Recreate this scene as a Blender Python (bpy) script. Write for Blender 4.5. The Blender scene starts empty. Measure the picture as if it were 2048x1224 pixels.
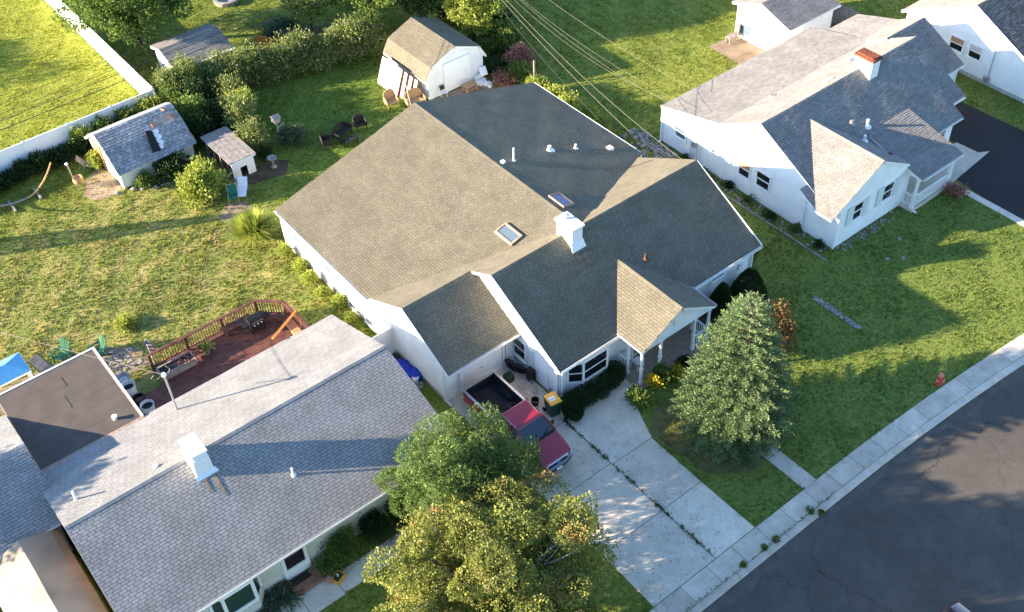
import bpy, math, random
import numpy as np
from mathutils import Vector, Matrix

random.seed(7)
rng = np.random.default_rng(7)
R = math.radians
SC = bpy.context.scene
COL = SC.collection

# ------------------------------------------------------------------ camera
# world axes: +x along the street, +y away from the street, metres
def make_camera():
    pitch, yaw, roll = R(44.36359), R(36.58825), R(2.83439)
    fwd = Vector((math.sin(yaw)*math.cos(pitch), math.cos(yaw)*math.cos(pitch), -math.sin(pitch)))
    right = Vector((math.cos(yaw), -math.sin(yaw), 0))
    down = fwd.cross(right)
    r2 = right*math.cos(roll) + down*math.sin(roll)
    d2 = -right*math.sin(roll) + down*math.cos(roll)
    m = Matrix((( r2.x, -d2.x, -fwd.x, 0), (r2.y, -d2.y, -fwd.y, 0), (r2.z, -d2.z, -fwd.z, 40.0), (0, 0, 0, 1)))
    cd = bpy.data.cameras.new('camera')
    cam = bpy.data.objects.new('camera', cd); COL.objects.link(cam)
    cam.matrix_world = m
    cd.sensor_fit = 'HORIZONTAL'; cd.sensor_width = 36.0
    cd.lens = 36.0*2204.64/2048
    cd.clip_start = 0.5; cd.clip_end = 6000
    SC.camera = cam
    return cam
CAM = make_camera()
CAMPOS = np.array([0, 0, 40.0])

# ------------------------------------------------------------------ light
SUN_AZ = R(-28.8)      # direction the light travels, measured from +x
SUN_EL = R(14.8)
w = bpy.data.worlds.new('World'); SC.world = w; w.use_nodes = True
nt = w.node_tree
sky = nt.nodes.new('ShaderNodeTexSky'); sky.sky_type = 'NISHITA'; sky.sun_disc = False
sky.sun_elevation = SUN_EL
# towards the sun: (-cos, -sin) of travel direction; rotation is clockwise from +y
sky.sun_rotation = math.atan2(-math.cos(SUN_AZ), -math.sin(SUN_AZ))
sky.altitude = 50; sky.air_density = 1.0; sky.dust_density = 0.4; sky.ozone_density = 3.3
bg = nt.nodes['Background']; bg.inputs['Strength'].default_value = 0.10
nt.links.new(sky.outputs[0], bg.inputs['Color'])
sd = bpy.data.lights.new('sun', 'SUN'); sd.energy = 5.0; sd.angle = R(0.5); sd.color = (1.0, 0.82, 0.60)
so = bpy.data.objects.new('sun', sd); COL.objects.link(so)
sdir = Vector((math.cos(SUN_EL)*math.cos(SUN_AZ), math.cos(SUN_EL)*math.sin(SUN_AZ), -math.sin(SUN_EL)))
so.rotation_euler = sdir.to_track_quat('-Z', 'Y').to_euler()
so.location = (-60, 60, 40)
vs = SC.view_settings
vs.view_transform = 'Standard'; vs.look = 'None'; vs.gamma = 1; vs.use_curve_mapping = False
vs.exposure = 2.42

# ------------------------------------------------------------------ materials
M = {}
def ramp2(nt, fac, c0, c1, p0=.35, p1=.65):
    r = nt.nodes.new('ShaderNodeValToRGB')
    r.color_ramp.elements[0].position = p0; r.color_ramp.elements[0].color = (*c0, 1)
    r.color_ramp.elements[1].position = p1; r.color_ramp.elements[1].color = (*c1, 1)
    nt.links.new(fac, r.inputs[0]); return r
def noise(nt, vec, scale, detail=3, rough=.55):
    n = nt.nodes.new('ShaderNodeTexNoise'); n.inputs['Scale'].default_value = scale
    n.inputs['Detail'].default_value = detail; n.inputs['Roughness'].default_value = rough
    if vec is not None: nt.links.new(vec, n.inputs['Vector'])
    return n
def mixc(nt, fac, a, b, mode='MIX'):
    m = nt.nodes.new('ShaderNodeMix'); m.data_type = 'RGBA'; m.blend_type = mode
    for sock, val in ((m.inputs[0], fac), (m.inputs[6], a), (m.inputs[7], b)):
        if hasattr(val, 'links') or isinstance(val, bpy.types.NodeSocket): nt.links.new(val, sock)
        elif isinstance(val, (int, float)): sock.default_value = val
        else: sock.default_value = (*val, 1)
    return m.outputs[2]
def new_mat(name):
    m = bpy.data.materials.new(name); m.use_nodes = True
    b = m.node_tree.nodes['Principled BSDF']; M[name] = m
    return m, m.node_tree, b
def simple(name, col, rough=.6, var=.12, scale=6, metal=0, bump=0, bscale=30, spec=.3, coat=0):
    m, nt, b = new_mat(name)
    tc = nt.nodes.new('ShaderNodeTexCoord')
    n = noise(nt, tc.outputs['Object'], scale, 4)
    c0 = tuple(max(0, c*(1-var)) for c in col); c1 = tuple(min(1, c*(1+var)) for c in col)
    r = ramp2(nt, n.outputs[0], c0, c1)
    nt.links.new(r.outputs[0], b.inputs['Base Color'])
    b.inputs['Roughness'].default_value = rough; b.inputs['Metallic'].default_value = metal
    b.inputs['Specular IOR Level'].default_value = spec
    if coat: b.inputs['Coat Weight'].default_value = coat; b.inputs['Coat Roughness'].default_value = .08
    if bump:
        n2 = noise(nt, tc.outputs['Object'], bscale, 3)
        bp = nt.nodes.new('ShaderNodeBump'); bp.inputs['Strength'].default_value = bump; bp.inputs['Distance'].default_value = .02
        nt.links.new(n2.outputs[0], bp.inputs['Height']); nt.links.new(bp.outputs[0], b.inputs['Normal'])
    return m
def shingle_mat(name, c0, c1, stain=None):
    m, nt, b = new_mat(name)
    geo = nt.nodes.new('ShaderNodeNewGeometry'); oi = nt.nodes.new('ShaderNodeObjectInfo')
    ad = nt.nodes.new('ShaderNodeMath'); ad.operation = 'ADD'
    nt.links.new(geo.outputs['Random Per Island'], ad.inputs[0]); nt.links.new(oi.outputs['Random'], ad.inputs[1])
    fr = nt.nodes.new('ShaderNodeMath'); fr.operation = 'FRACT'; nt.links.new(ad.outputs[0], fr.inputs[0])
    r = ramp2(nt, fr.outputs[0], c0, c1, 0, 1)
    n = noise(nt, geo.outputs['Position'], 90, 2); n3 = noise(nt, geo.outputs['Position'], .8, 3)
    g = ramp2(nt, n.outputs[0], (.78, .78, .78), (1.15, 1.15, 1.15))
    c = mixc(nt, 1.0, r.outputs[0], g.outputs[0], 'MULTIPLY')
    g2 = ramp2(nt, n3.outputs[0], (.90, .90, .89), (1.08, 1.08, 1.08))
    c = mixc(nt, 1.0, c, g2.outputs[0], 'MULTIPLY')
    nt.links.new(c, b.inputs['Base Color'])
    b.inputs['Roughness'].default_value = .95; b.inputs['Specular IOR Level'].default_value = .15
    b.inputs['Diffuse Roughness'].default_value = 0.3
    bp = nt.nodes.new('ShaderNodeBump'); bp.inputs['Strength'].default_value = .3; bp.inputs['Distance'].default_value = .006
    nt.links.new(n.outputs[0], bp.inputs['Height']); nt.links.new(bp.outputs[0], b.inputs['Normal'])
    return m
def leaf_mat(name, c0, c1, c2=None, transl=.35, rough=.6, zone=None):
    m, nt, b = new_mat(name)
    geo = nt.nodes.new('ShaderNodeNewGeometry')
    r = nt.nodes.new('ShaderNodeValToRGB'); cr = r.color_ramp
    cr.elements[0].color = (*c0, 1); cr.elements[1].color = (*c1, 1)
    if c2 and not zone: e = cr.elements.new(.93); e.color = (*c1, 1); cr.elements[2].color = (*c2, 1); cr.elements[2].position = 1
    nt.links.new(geo.outputs['Random Per Island'], r.inputs[0])
    n = noise(nt, geo.outputs['Position'], .7, 2)
    g = ramp2(nt, n.outputs[0], (.8, .82, .8), (1.2, 1.15, 1.1))
    c = mixc(nt, 1.0, r.outputs[0], g.outputs[0], 'MULTIPLY')
    if zone:
        nz = noise(nt, geo.outputs['Position'], zone, 2); zr_ = ramp2(nt, nz.outputs[0], (0, 0, 0), (.85, .85, .85), .60, .70)
        c = mixc(nt, zr_.outputs[0], c, c2)
    nt.links.new(c, b.inputs['Base Color'])
    b.inputs['Roughness'].default_value = rough; b.inputs['Specular IOR Level'].default_value = .25
    t = nt.nodes.new('ShaderNodeBsdfTranslucent'); nt.links.new(c, t.inputs[0])
    mx = nt.nodes.new('ShaderNodeMixShader'); mx.inputs[0].default_value = transl
    nt.links.new(b.outputs[0], mx.inputs[1]); nt.links.new(t.outputs[0], mx.inputs[2])
    nt.links.new(mx.outputs[0], nt.nodes['Material Output'].inputs[0])
    return m
def grass_nodes(nt, vec):
    # lawn colour: fresh green, yellow-green and dry straw patches, in world metres
    n1 = noise(nt, vec, .16, 4, .6); n2 = noise(nt, vec, .9, 4, .65); n3 = noise(nt, vec, 6, 3)
    a = ramp2(nt, n1.outputs[0], (.175, .225, .035), (.25, .275, .045), .4, .62)
    b = ramp2(nt, n2.outputs[0], (.095, .165, .026), (.28, .275, .065), .35, .7)
    c = mixc(nt, .5, a.outputs[0], b.outputs[0])
    # the dry lawn west of the middle house
    sx = nt.nodes.new('ShaderNodeSeparateXYZ'); nt.links.new(vec, sx.inputs[0])
    def band(sock, lo, hi, soft):
        m1 = nt.nodes.new('ShaderNodeMapRange'); m1.inputs[1].default_value = lo-soft; m1.inputs[2].default_value = lo+soft
        m2 = nt.nodes.new('ShaderNodeMapRange'); m2.inputs[1].default_value = hi+soft; m2.inputs[2].default_value = hi-soft
        nt.links.new(sock, m1.inputs[0]); nt.links.new(sock, m2.inputs[0])
        p = nt.nodes.new('ShaderNodeMath'); p.operation = 'MULTIPLY'
        nt.links.new(m1.outputs[0], p.inputs[0]); nt.links.new(m2.outputs[0], p.inputs[1]); return p.outputs[0]
    def mul(a, b):
        p = nt.nodes.new('ShaderNodeMath'); p.operation = 'MULTIPLY'
        for s, v in ((p.inputs[0], a), (p.inputs[1], b)):
            if isinstance(v, (int, float)): s.default_value = v
            else: nt.links.new(v, s)
        return p.outputs[0]
    yard = mul(band(sx.outputs[0], -20, 17.5, 2), band(sx.outputs[1], 38, 56, 2))
    dry = ramp2(nt, n2.outputs[0], (0, 0, 0), (1, 1, 1), .48, .62)
    c = mixc(nt, mul(mul(yard, dry.outputs[0]), .6), c, (.50, .385, .175))
    c = mixc(nt, mul(yard, .35), c, (.31, .29, .10))
    # greener, cooler lawns on the street side and behind the middle house
    cool = mul(band(sx.outputs[0], 20.5, 70, 3), band(sx.outputs[1], 10, 34, 3))
    c = mixc(nt, mul(cool, .55), c, (.15, .205, .05))
    back = mul(band(sx.outputs[0], 20.5, 37, 2), band(sx.outputs[1], 44, 60, 1.5))
    c = mixc(nt, mul(back, .6), c, (.11, .20, .036))
    wv_ = nt.nodes.new('ShaderNodeTexWave'); wv_.inputs['Scale'].default_value = .32; wv_.inputs['Distortion'].default_value = .4; nt.links.new(vec, wv_.inputs['Vector'])
    mow = mul(mul(band(sx.outputs[0], 39, 70, 1), band(sx.outputs[1], 39, 90, 1)), wv_.outputs['Fac'])
    c = mixc(nt, mul(mow, .5), c, (.28, .31, .06))
    # lush lawn inside the white fence
    lush = mul(band(sx.outputs[0], -40, 18, .3), band(sx.outputs[1], 61.7, 140, .3))
    c = mixc(nt, mul(lush, .55), c, (.36, .38, .05))
    g = ramp2(nt, n3.outputs[0], (.72, .74, .7), (1.2, 1.18, 1.15))
    return mixc(nt, 1.0, c, g.outputs[0], 'MULTIPLY'), n3
def grass_mat(name, blades):
    m, nt, b = new_mat(name)
    geo = nt.nodes.new('ShaderNodeNewGeometry')
    c, n3 = grass_nodes(nt, geo.outputs['Position'])
    if blades:
        r = ramp2(nt, geo.outputs['Random Per Island'], (.7, .75, .7), (1.35, 1.3, 1.2), 0, 1)
        c = mixc(nt, 1.0, c, r.outputs[0], 'MULTIPLY')
        nt.links.new(c, b.inputs['Base Color'])
        t = nt.nodes.new('ShaderNodeBsdfTranslucent'); nt.links.new(c, t.inputs[0])
        mx = nt.nodes.new('ShaderNodeMixShader'); mx.inputs[0].default_value = .5
        nt.links.new(b.outputs[0], mx.inputs[1]); nt.links.new(t.outputs[0], mx.inputs[2])
        nt.links.new(mx.outputs[0], nt.nodes['Material Output'].inputs[0])
    else:
        nt.links.new(mixc(nt, 1.0, c, (.85, .85, .85), 'MULTIPLY'), b.inputs['Base Color'])
        bp = nt.nodes.new('ShaderNodeBump'); bp.inputs['Strength'].default_value = .8; bp.inputs['Distance'].default_value = .06
        n4 = noise(nt, geo.outputs['Position'], 14, 3); nt.links.new(n4.outputs[0], bp.inputs['Height'])
        nt.links.new(bp.outputs[0], b.inputs['Normal'])
    b.inputs['Roughness'].default_value = .85; b.inputs['Specular IOR Level'].default_value = .15
    return m
def ground_mat(name, c0, c1, fine=40, big=.5, rough=.9, bump=.4, cracks=0, spec=.25):
    m, nt, b = new_mat(name)
    geo = nt.nodes.new('ShaderNodeNewGeometry'); oi = nt.nodes.new('ShaderNodeObjectInfo')
    n1 = noise(nt, geo.outputs['Position'], big, 5, .6); n2 = noise(nt, geo.outputs['Position'], fine, 3)
    a = ramp2(nt, n1.outputs[0], c0, c1, .3, .7)
    g = ramp2(nt, n2.outputs[0], (.82, .82, .82), (1.15, 1.15, 1.15))
    c = mixc(nt, 1.0, a.outputs[0], g.outputs[0], 'MULTIPLY')
    n5 = noise(nt, geo.outputs['Position'], 2.3, 6, .7); st5 = ramp2(nt, n5.outputs[0], (1.0, 1.0, 1.0), (.74, .73, .71), .52, .74)
    c = mixc(nt, 1.0, c, st5.outputs[0], 'MULTIPLY')
    n6 = noise(nt, geo.outputs['Position'], 130, 2, .8); st6 = ramp2(nt, n6.outputs[0], (.80, .80, .80), (1.18, 1.18, 1.18), .3, .7)
    c = mixc(nt, 1.0, c, st6.outputs[0], 'MULTIPLY')
    ro = ramp2(nt, oi.outputs['Random'], (.86, .86, .85), (1.08, 1.08, 1.08), 0, 1)
    c = mixc(nt, 1.0, c, ro.outputs[0], 'MULTIPLY')
    if cracks:
        vo = nt.nodes.new('ShaderNodeTexVoronoi'); vo.feature = 'DISTANCE_TO_EDGE'; vo.inputs['Scale'].default_value = .16
        wv = noise(nt, geo.outputs['Position'], 1.2, 4)
        va = nt.nodes.new('ShaderNodeVectorMath'); va.operation = 'MULTIPLY_ADD'
        nt.links.new(wv.outputs['Color'], va.inputs[0]); va.inputs[1].default_value = (1.1, 1.1, 0)
        nt.links.new(geo.outputs['Position'], va.inputs[2]); nt.links.new(va.outputs[0], vo.inputs['Vector'])
        cr = ramp2(nt, vo.outputs['Distance'], (.6, .6, .6), (0, 0, 0), .0003, .0013)
        c = mixc(nt, cr.outputs[0], c, (.012, .012, .013))
    nt.links.new(c, b.inputs['Base Color'])
    b.inputs['Roughness'].default_value = rough; b.inputs['Specular IOR Level'].default_value = spec
    bp = nt.nodes.new('ShaderNodeBump'); bp.inputs['Strength'].default_value = bump; bp.inputs['Distance'].default_value = .01
    nt.links.new(n2.outputs[0], bp.inputs['Height']); nt.links.new(bp.outputs[0], b.inputs['Normal'])
    return m
def glass_mat(name, col, rough=.05):
    m, nt, b = new_mat(name)
    b.inputs['Base Color'].default_value = (*col, 1); b.inputs['Roughness'].default_value = rough
    b.inputs['Specular IOR Level'].default_value = .6
    return m

shingle_mat('shingle_tan', (.160, .144, .107), (.190, .172, .130))
shingle_mat('shingle_grey', (.205, .195, .186), (.265, .253, .242))
shingle_mat('shingle_silver', (.265, .26, .255), (.315, .31, .305))
shingle_mat('shingle_dark', (.10, .095, .095), (.17, .165, .16))
shingle_mat('shingle_shed', (.22, .23, .25), (.38, .38, .39))
simple('underlay', (.035, .035, .037), .95)
simple('white_siding', (.79, .79, .78), .55, .06, 1.2)
simple('white_trim', (.83, .83, .82), .45, .03)
simple('cream_siding', (.70, .70, .60), .6, .05, 2)
simple('cream_stucco', (.62, .61, .53), .8, .08, 3, bump=.2)
simple('soffit', (.7, .7, .7), .6)
simple('concrete_block', (.42, .40, .37), .9, .15, 5, bump=.3)
simple('shutter', (.62, .66, .66), .5, .04)
simple('metal_white', (.78, .78, .77), .35, .04)
simple('metal_grey', (.45, .45, .46), .35, .1, metal=.6)
simple('rust', (.17, .052, .026), .85, .35, 8)
simple('rust_dark', (.10, .055, .035), .9, .3, 8)
simple('stain_pale', (.22, .18, .125), .95, .3, 5)
simple('stain_brown', (.125, .10, .075), .95, .3, 5)
simple('wood_red', (.115, .046, .036), .65, .3, 3, bump=.2)
simple('wood_grey', (.24, .215, .20), .85, .25, 4, bump=.3)
simple('wood_raw', (.42, .25, .11), .7, .2, 4)
simple('wood_orange', (.62, .22, .04), .5, .1)
simple('plywood', (.40, .31, .26), .8, .25, 3)
simple('plywood_edge', (.22, .05, .04), .8)
simple('wicker', (.40, .255, .135), .8, .25, 30, bump=.8, bscale=60)
simple('wicker_dark', (.020, .018, .017), .6, .3, 30, bump=.6, bscale=60)
simple('black_plastic', (.012, .012, .013), .45)
simple('rubber', (.016, .016, .017), .8, .2)
simple('dark_cloth', (.03, .03, .035), .9)
simple('green_plastic', (.012, .085, .050), .45, .1)
simple('green_cloth', (.010, .12, .075), .8, .1)
simple('bin_green', (.010, .040, .028), .4)
simple('bin_yellow', (.72, .36, .045), .45, .06)
simple('label_white', (.75, .77, .8), .5)
simple('label_blue', (.10, .16, .45), .5)
simple('car_red', (.27, .011, .030), .28, .03, 2, coat=.8, spec=.5)
simple('car_maroon', (.10, .012, .020), .25, .03, 2, coat=.9, spec=.5)
simple('bumper_blue', (.012, .018, .050), .35)
simple('chrome', (.70, .70, .70), .18, .03, metal=.9)
simple('lamp_glass', (.60, .58, .50), .15, .05)
simple('amber', (.6, .2, .02), .3)
simple('bed_liner', (.013, .014, .018), .75, .3, 6)
simple('hydrant_red', (.55, .07, .06), .55, .12)
simple('hydrant_pale', (.58, .20, .13), .6, .15)
simple('tarp_blue', (.01, .045, .42), .4, .2)
leaf_mat('tarp_tan', (.43, .375, .30), (.45, .39, .315), transl=.4)
simple('canopy_blue', (.12, .36, .60), .6, .06)
simple('flat_roof', (.090, .074, .066), .95, .12, 1.5, bump=.2)
simple('flat_trim', (.30, .22, .17), .8, .2)
simple('tyvek', (.6, .6, .58), .6)
simple('paper_white', (.75, .75, .75), .7)
simple('red_cloth', (.55, .03, .04), .7)
simple('flag_blue', (.03, .05, .22), .7)
simple('terracotta', (.32, .16, .10), .8, .15)
simple('planter_yellow', (.55, .27, .03), .5, .1)
simple('bark', (.10, .075, .055), .95, .3, 6, bump=.5)
simple('bark_grey', (.20, .18, .165), .95, .3, 6, bump=.5)
simple('soil', (.085, .055, .038), .95, .3, 4, bump=.5)
simple('cable', (.055, .05, .05), .6)
simple('cable_pale', (.20, .175, .145), .7)
simple('stone', (.25, .235, .22), .85, .35, 5, bump=.3)
simple('brick_red', (.30, .12, .085), .85, .2, 8)
simple('pool_water', (.16, .42, .55), .1, .05)
simple('purple_glass', (.20, .17, .27), .12, .05)
glass_mat('glass_dark', (.012, .014, .018))
glass_mat('glass_sky', (.10, .14, .18), .08)
glass_mat('glass_green', (.035, .06, .05), .06)
glass_mat('windshield', (.020, .030, .045), .03)
simple('curtain', (.55, .52, .47), .8, .1, 3)
simple('blind_tan', (.40, .24, .13), .7, .1)
ground_mat('asphalt', (.088, .077, .067), (.130, .114, .100), 50, .45, .9, .9, cracks=1)
ground_mat('gutter_dust', (.10, .09, .082), (.15, .135, .12), 40, 1.5, .95, .8)
ground_mat('asphalt_new', (.022, .022, .025), (.034, .034, .037), 60, .5, .85, .4)
ground_mat('concrete', (.56, .485, .395), (.72, .63, .52), 25, .9, .85, .2)
ground_mat('concrete_worn', (.48, .41, .335), (.69, .595, .495), 45, 1.4, .9, .5)
ground_mat('dirt', (.20, .145, .10), (.34, .26, .19), 12, 1.2, .95, .7)
ground_mat('mulch', (.055, .038, .026), (.14, .10, .065), 20, 1.5, .95, .8)
ground_mat('needles', (.085, .092, .030), (.19, .165, .070), 14, 1.1, .95, .8)
grass_mat('lawn', False); grass_mat('blades', True)
leaf_mat('leaf_maple', (.165, .20, .045), (.30, .315, .085), (.38, .235, .085), zone=.45)
leaf_mat('leaf_green', (.070, .135, .034), (.185, .26, .080))
leaf_mat('leaf_spruce', (.062, .126, .058), (.225, .29, .125), transl=.14)
leaf_mat('leaf_dark', (.016, .038, .012), (.045, .085, .024))
leaf_mat('leaf_mid', (.060, .12, .024), (.18, .25, .055))
leaf_mat('leaf_lime', (.17, .25, .04), (.40, .43, .085))
leaf_mat('leaf_lilac', (.085, .15, .04), (.27, .31, .10), (.70, .58, .50), transl=.42)
leaf_mat('leaf_orange', (.13, .08, .03), (.34, .19, .07), (.12, .12, .03))
leaf_mat('leaf_yellow', (.30, .28, .02), (.60, .50, .05))
leaf_mat('leaf_bluegreen', (.045, .085, .050), (.120, .160, .100))
leaf_mat('leaf_pink', (.28, .12, .10), (.45, .24, .20))

# ------------------------------------------------------------------ builders
OFF = {}
def root_of(o):
    while o.parent: o = o.parent
    return o
def tag(o, label=None, cat=None, group=None, kind=None):
    if label: o['label'] = label
    if cat: o['category'] = cat
    if group: o['group'] = group
    if kind: o['kind'] = kind
    return o
def thing(name, label, cat, loc=(0, 0, 0), rz=0, group=None, world=False):
    o = bpy.data.objects.new(name, None); COL.objects.link(o)
    o.empty_display_size = .2
    o.location = loc; o.rotation_euler = (0, 0, rz)
    if world: OFF[o.name] = Vector(loc)
    return tag(o, label, cat, group)
def struct(name, mb, mat):
    o = mb.build(name, mat); o['kind'] = 'structure'; return o
class MB:
    def __init__(s): s.v = []; s.f = []
    def add(s, vs, fs):
        k = len(s.v); s.v.extend(tuple(map(float, v)) for v in vs); s.f.extend([tuple(i+k for i in f) for f in fs]); return s
    def box(s, x0, x1, y0, y1, z0, z1):
        return s.add([(x0,y0,z0),(x1,y0,z0),(x1,y1,z0),(x0,y1,z0),(x0,y0,z1),(x1,y0,z1),(x1,y1,z1),(x0,y1,z1)],
                     [(0,3,2,1),(4,5,6,7),(0,1,5,4),(1,2,6,5),(2,3,7,6),(3,0,4,7)])
    def beam(s, p, q, w, h, up=(0, 0, 1)):
        p = Vector(p); q = Vector(q); d = (q-p).normalized(); up = Vector(up)
        if abs(d.dot(up)) > .98: up = Vector((1, 0, 0))
        a = d.cross(up).normalized()*w/2; b = a.cross(d).normalized()*h/2
        vs = [p-a-b, p+a-b, p+a+b, p-a+b, q-a-b, q+a-b, q+a+b, q-a+b]
        return s.add(vs, [(0,1,2,3),(7,6,5,4),(0,4,5,1),(1,5,6,2),(2,6,7,3),(3,7,4,0)])
    def tube(s, pts, r, n=6, caps=True):
        pts = [Vector(p) for p in pts]; m = len(pts)
        rs = [r]*m if isinstance(r, (int, float)) else r
        vs = []; fs = []; a = None
        for i, p in enumerate(pts):
            d = (pts[min(i+1, m-1)]-pts[max(i-1, 0)]).normalized()
            if a is None:
                a = d.orthogonal().normalized()
            else:
                a = (a-d*a.dot(d)).normalized()
            b = d.cross(a)
            for k in range(n):
                t = 2*math.pi*k/n; vs.append(p+(a*math.cos(t)+b*math.sin(t))*rs[i])
        for i in range(m-1):
            for k in range(n):
                fs.append((i*n+k, i*n+(k+1) % n, (i+1)*n+(k+1) % n, (i+1)*n+k))
        if caps: fs.append(tuple(range(n-1, -1, -1))); fs.append(tuple((m-1)*n+k for k in range(n)))
        return s.add(vs, fs)
    def lathe(s, c, prof, n=16):
        vs = []; fs = []; m = len(prof)
        for r, z in prof:
            for k in range(n):
                t = 2*math.pi*k/n; vs.append((c[0]+r*math.cos(t), c[1]+r*math.sin(t), c[2]+z))
        for i in range(m-1):
            for k in range(n): fs.append((i*n+k, i*n+(k+1) % n, (i+1)*n+(k+1) % n, (i+1)*n+k))
        fs.append(tuple(range(n-1, -1, -1))); fs.append(tuple((m-1)*n+k for k in range(n)))
        return s.add(vs, fs)
    def prism(s, poly, z0, z1):
        n = len(poly)
        vs = [(x, y, z0) for x, y in poly]+[(x, y, z1) for x, y in poly]
        fs = [tuple(range(n-1, -1, -1)), tuple(range(n, 2*n))]+[(i, (i+1) % n, n+(i+1) % n, n+i) for i in range(n)]
        return s.add(vs, fs)
    def slab(s, pts, vec):
        n = len(pts); vec = Vector(vec); pts = [Vector(p) for p in pts]
        vs = pts+[p+vec for p in pts]
        fs = [tuple(range(n)), tuple(range(2*n-1, n-1, -1))]+[((i+1) % n, i, n+i, n+(i+1) % n) for i in range(n)]
        return s.add(vs, fs)
    def torus(s, c, rad, r, axis=(0, 0, 1), n=16, k=6):
        ax = Vector(axis).normalized(); a = ax.orthogonal().normalized(); b = ax.cross(a); c = Vector(c)
        vs = []; fs = []
        for i in range(n):
            t = 2*math.pi*i/n; d = a*math.cos(t)+b*math.sin(t)
            for j in range(k):
                u = 2*math.pi*j/k; vs.append(c+d*(rad+r*math.cos(u))+ax*r*math.sin(u))
        for i in range(n):
            for j in range(k): fs.append((i*k+j, ((i+1) % n)*k+j, ((i+1) % n)*k+(j+1) % k, i*k+(j+1) % k))
        return s.add(vs, fs)
    def build(s, name, mat, par=None, smooth=False, bev=0):
        me = bpy.data.meshes.new(name)
        off = Vector((0, 0, 0))
        if par is not None: off = OFF.get(root_of(par).name, off)
        me.from_pydata([(v[0]-off[0], v[1]-off[1], v[2]-off[2]) for v in s.v], [], s.f)
        me.materials.append(M[mat] if isinstance(mat, str) else mat)
        if smooth:
            me.polygons.foreach_set('use_smooth', [True]*len(me.polygons))
        o = bpy.data.objects.new(name, me); COL.objects.link(o)
        if par is not None: o.parent = par
        if bev:
            md = o.modifiers.new('bevel', 'BEVEL'); md.width = bev; md.segments = 2; md.limit_method = 'ANGLE'
        return o
def one(name, mb, mat, label, cat, group=None, smooth=False, bev=0):
    """a thing that is a single mesh: origin at its base centre"""
    a = np.array(mb.v); c = Vector(((a[:, 0].min()+a[:, 0].max())/2, (a[:, 1].min()+a[:, 1].max())/2, a[:, 2].min()))
    mb.v = [(v[0]-c.x, v[1]-c.y, v[2]-c.z) for v in mb.v]
    o = mb.build(name, mat, None, smooth, bev); o.location = c
    return tag(o, label, cat, group)
def np_mesh(name, verts, nper, mat, par=None):
    """verts (N*nper,3): N separate polygons of nper corners"""
    n = len(verts)//nper
    me = bpy.data.meshes.new(name)
    if par is not None:
        o_ = OFF.get(root_of(par).name)
        if o_ is not None: verts = verts-np.array(o_)
    me.vertices.add(len(verts)); me.vertices.foreach_set('co', np.ascontiguousarray(verts, dtype=np.float32).ravel())
    me.loops.add(len(verts)); me.loops.foreach_set('vertex_index', np.arange(len(verts), dtype=np.int32))
    me.polygons.add(n); me.polygons.foreach_set('loop_start', np.arange(0, len(verts), nper, dtype=np.int32))
    me.polygons.foreach_set('loop_total', np.full(n, nper, dtype=np.int32))
    me.update(calc_edges=True)
    me.materials.append(M[mat])
    o = bpy.data.objects.new(name, me); COL.objects.link(o)
    if par is not None: o.parent = par
    return o
def unit(a): return a/np.maximum(np.linalg.norm(a, axis=1, keepdims=True), 1e-9)
def leaf_quads(P, D, L, W):
    D = unit(D); n = len(P)
    B = unit(np.cross(D, rng.normal(size=(n, 3)))); N = np.cross(D, B)
    L = np.broadcast_to(L, (n,))[:, None]; W = np.broadcast_to(W, (n,))[:, None]
    mid = P+D*L*.45
    v = np.stack([P, mid+B*W*.5+N*W*.15, P+D*L, mid-B*W*.5+N*W*.15], axis=1)
    return v.reshape(-1, 3)
def blob_leaves(c, rad, n, size, aspect=.6, shell=.55, up=.35, lump=.25):
    """leaves through an ellipsoid, denser towards the outside, with a lumpy outline"""
    d = unit(rng.normal(size=(n, 3)))
    k = rng.normal(size=(5, 3))*2.2; ph = rng.uniform(0, 6.28, 5)
    l = 1+lump*np.sin(d@k.T+ph).mean(axis=1)*2
    r = (shell+(1-shell)*rng.random(n)**.6)*l
    P = np.array(c)+d*r[:, None]*np.array(rad)
    D = d+rng.normal(size=(n, 3))*.7+np.array([0, 0, up])
    s = size*rng.uniform(.65, 1.3, n)
    return leaf_quads(P, D, s, s*aspect)
def cut_low(V, nper, z):
    q = V.reshape(-1, nper, 3); return q[q[:, :, 2].min(axis=1) > z].reshape(-1, 3)
# ------------------------------------------------------------------ ground, road, pavements
def bend(x):
    t = max(0.0, min(x, 75)-28); return -.0033*t*t
def strip(xs, f0, f1, z, zfun=None):
    m = MB()
    for a, b in zip(xs[:-1], xs[1:]):
        m.add([(a, f0(a), z), (b, f0(b), z), (b, f1(b), z), (a, f1(a), z)], [(0, 1, 2, 3)])
    return m
XS = [-900, -300, -120, -60, -20, 0, 14]+[14+1.5*i for i in range(1, 42)]+[100, 200, 900]
struct('ground', MB().add([(-1500, -1500, -.16), (1500, -1500, -.16), (1500, 1500, -.16), (-1500, 1500, -.16)], [(0, 1, 2, 3)]), 'lawn')
struct('lawn', strip(XS, lambda x: 14.3+bend(x), lambda x: 300, -.012), 'lawn')
struct('road', strip(XS, lambda x: 5.6+bend(x), lambda x: 14.32+bend(x), -.115), 'asphalt')
gx = np.arange(-6, 62, .6)
struct('gutter_dust', strip(list(gx), lambda x: 13.72+bend(x)+.12*math.sin(x*1.7)+.08*math.sin(x*4.3), lambda x: 14.2+bend(x), -.1105), 'gutter_dust')
walk = bpy.data.objects.new('sidewalk', None); COL.objects.link(walk); walk['kind'] = 'structure'; walk.location = (20, 15, 0); OFF['sidewalk'] = Vector((20, 15, 0))
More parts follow.
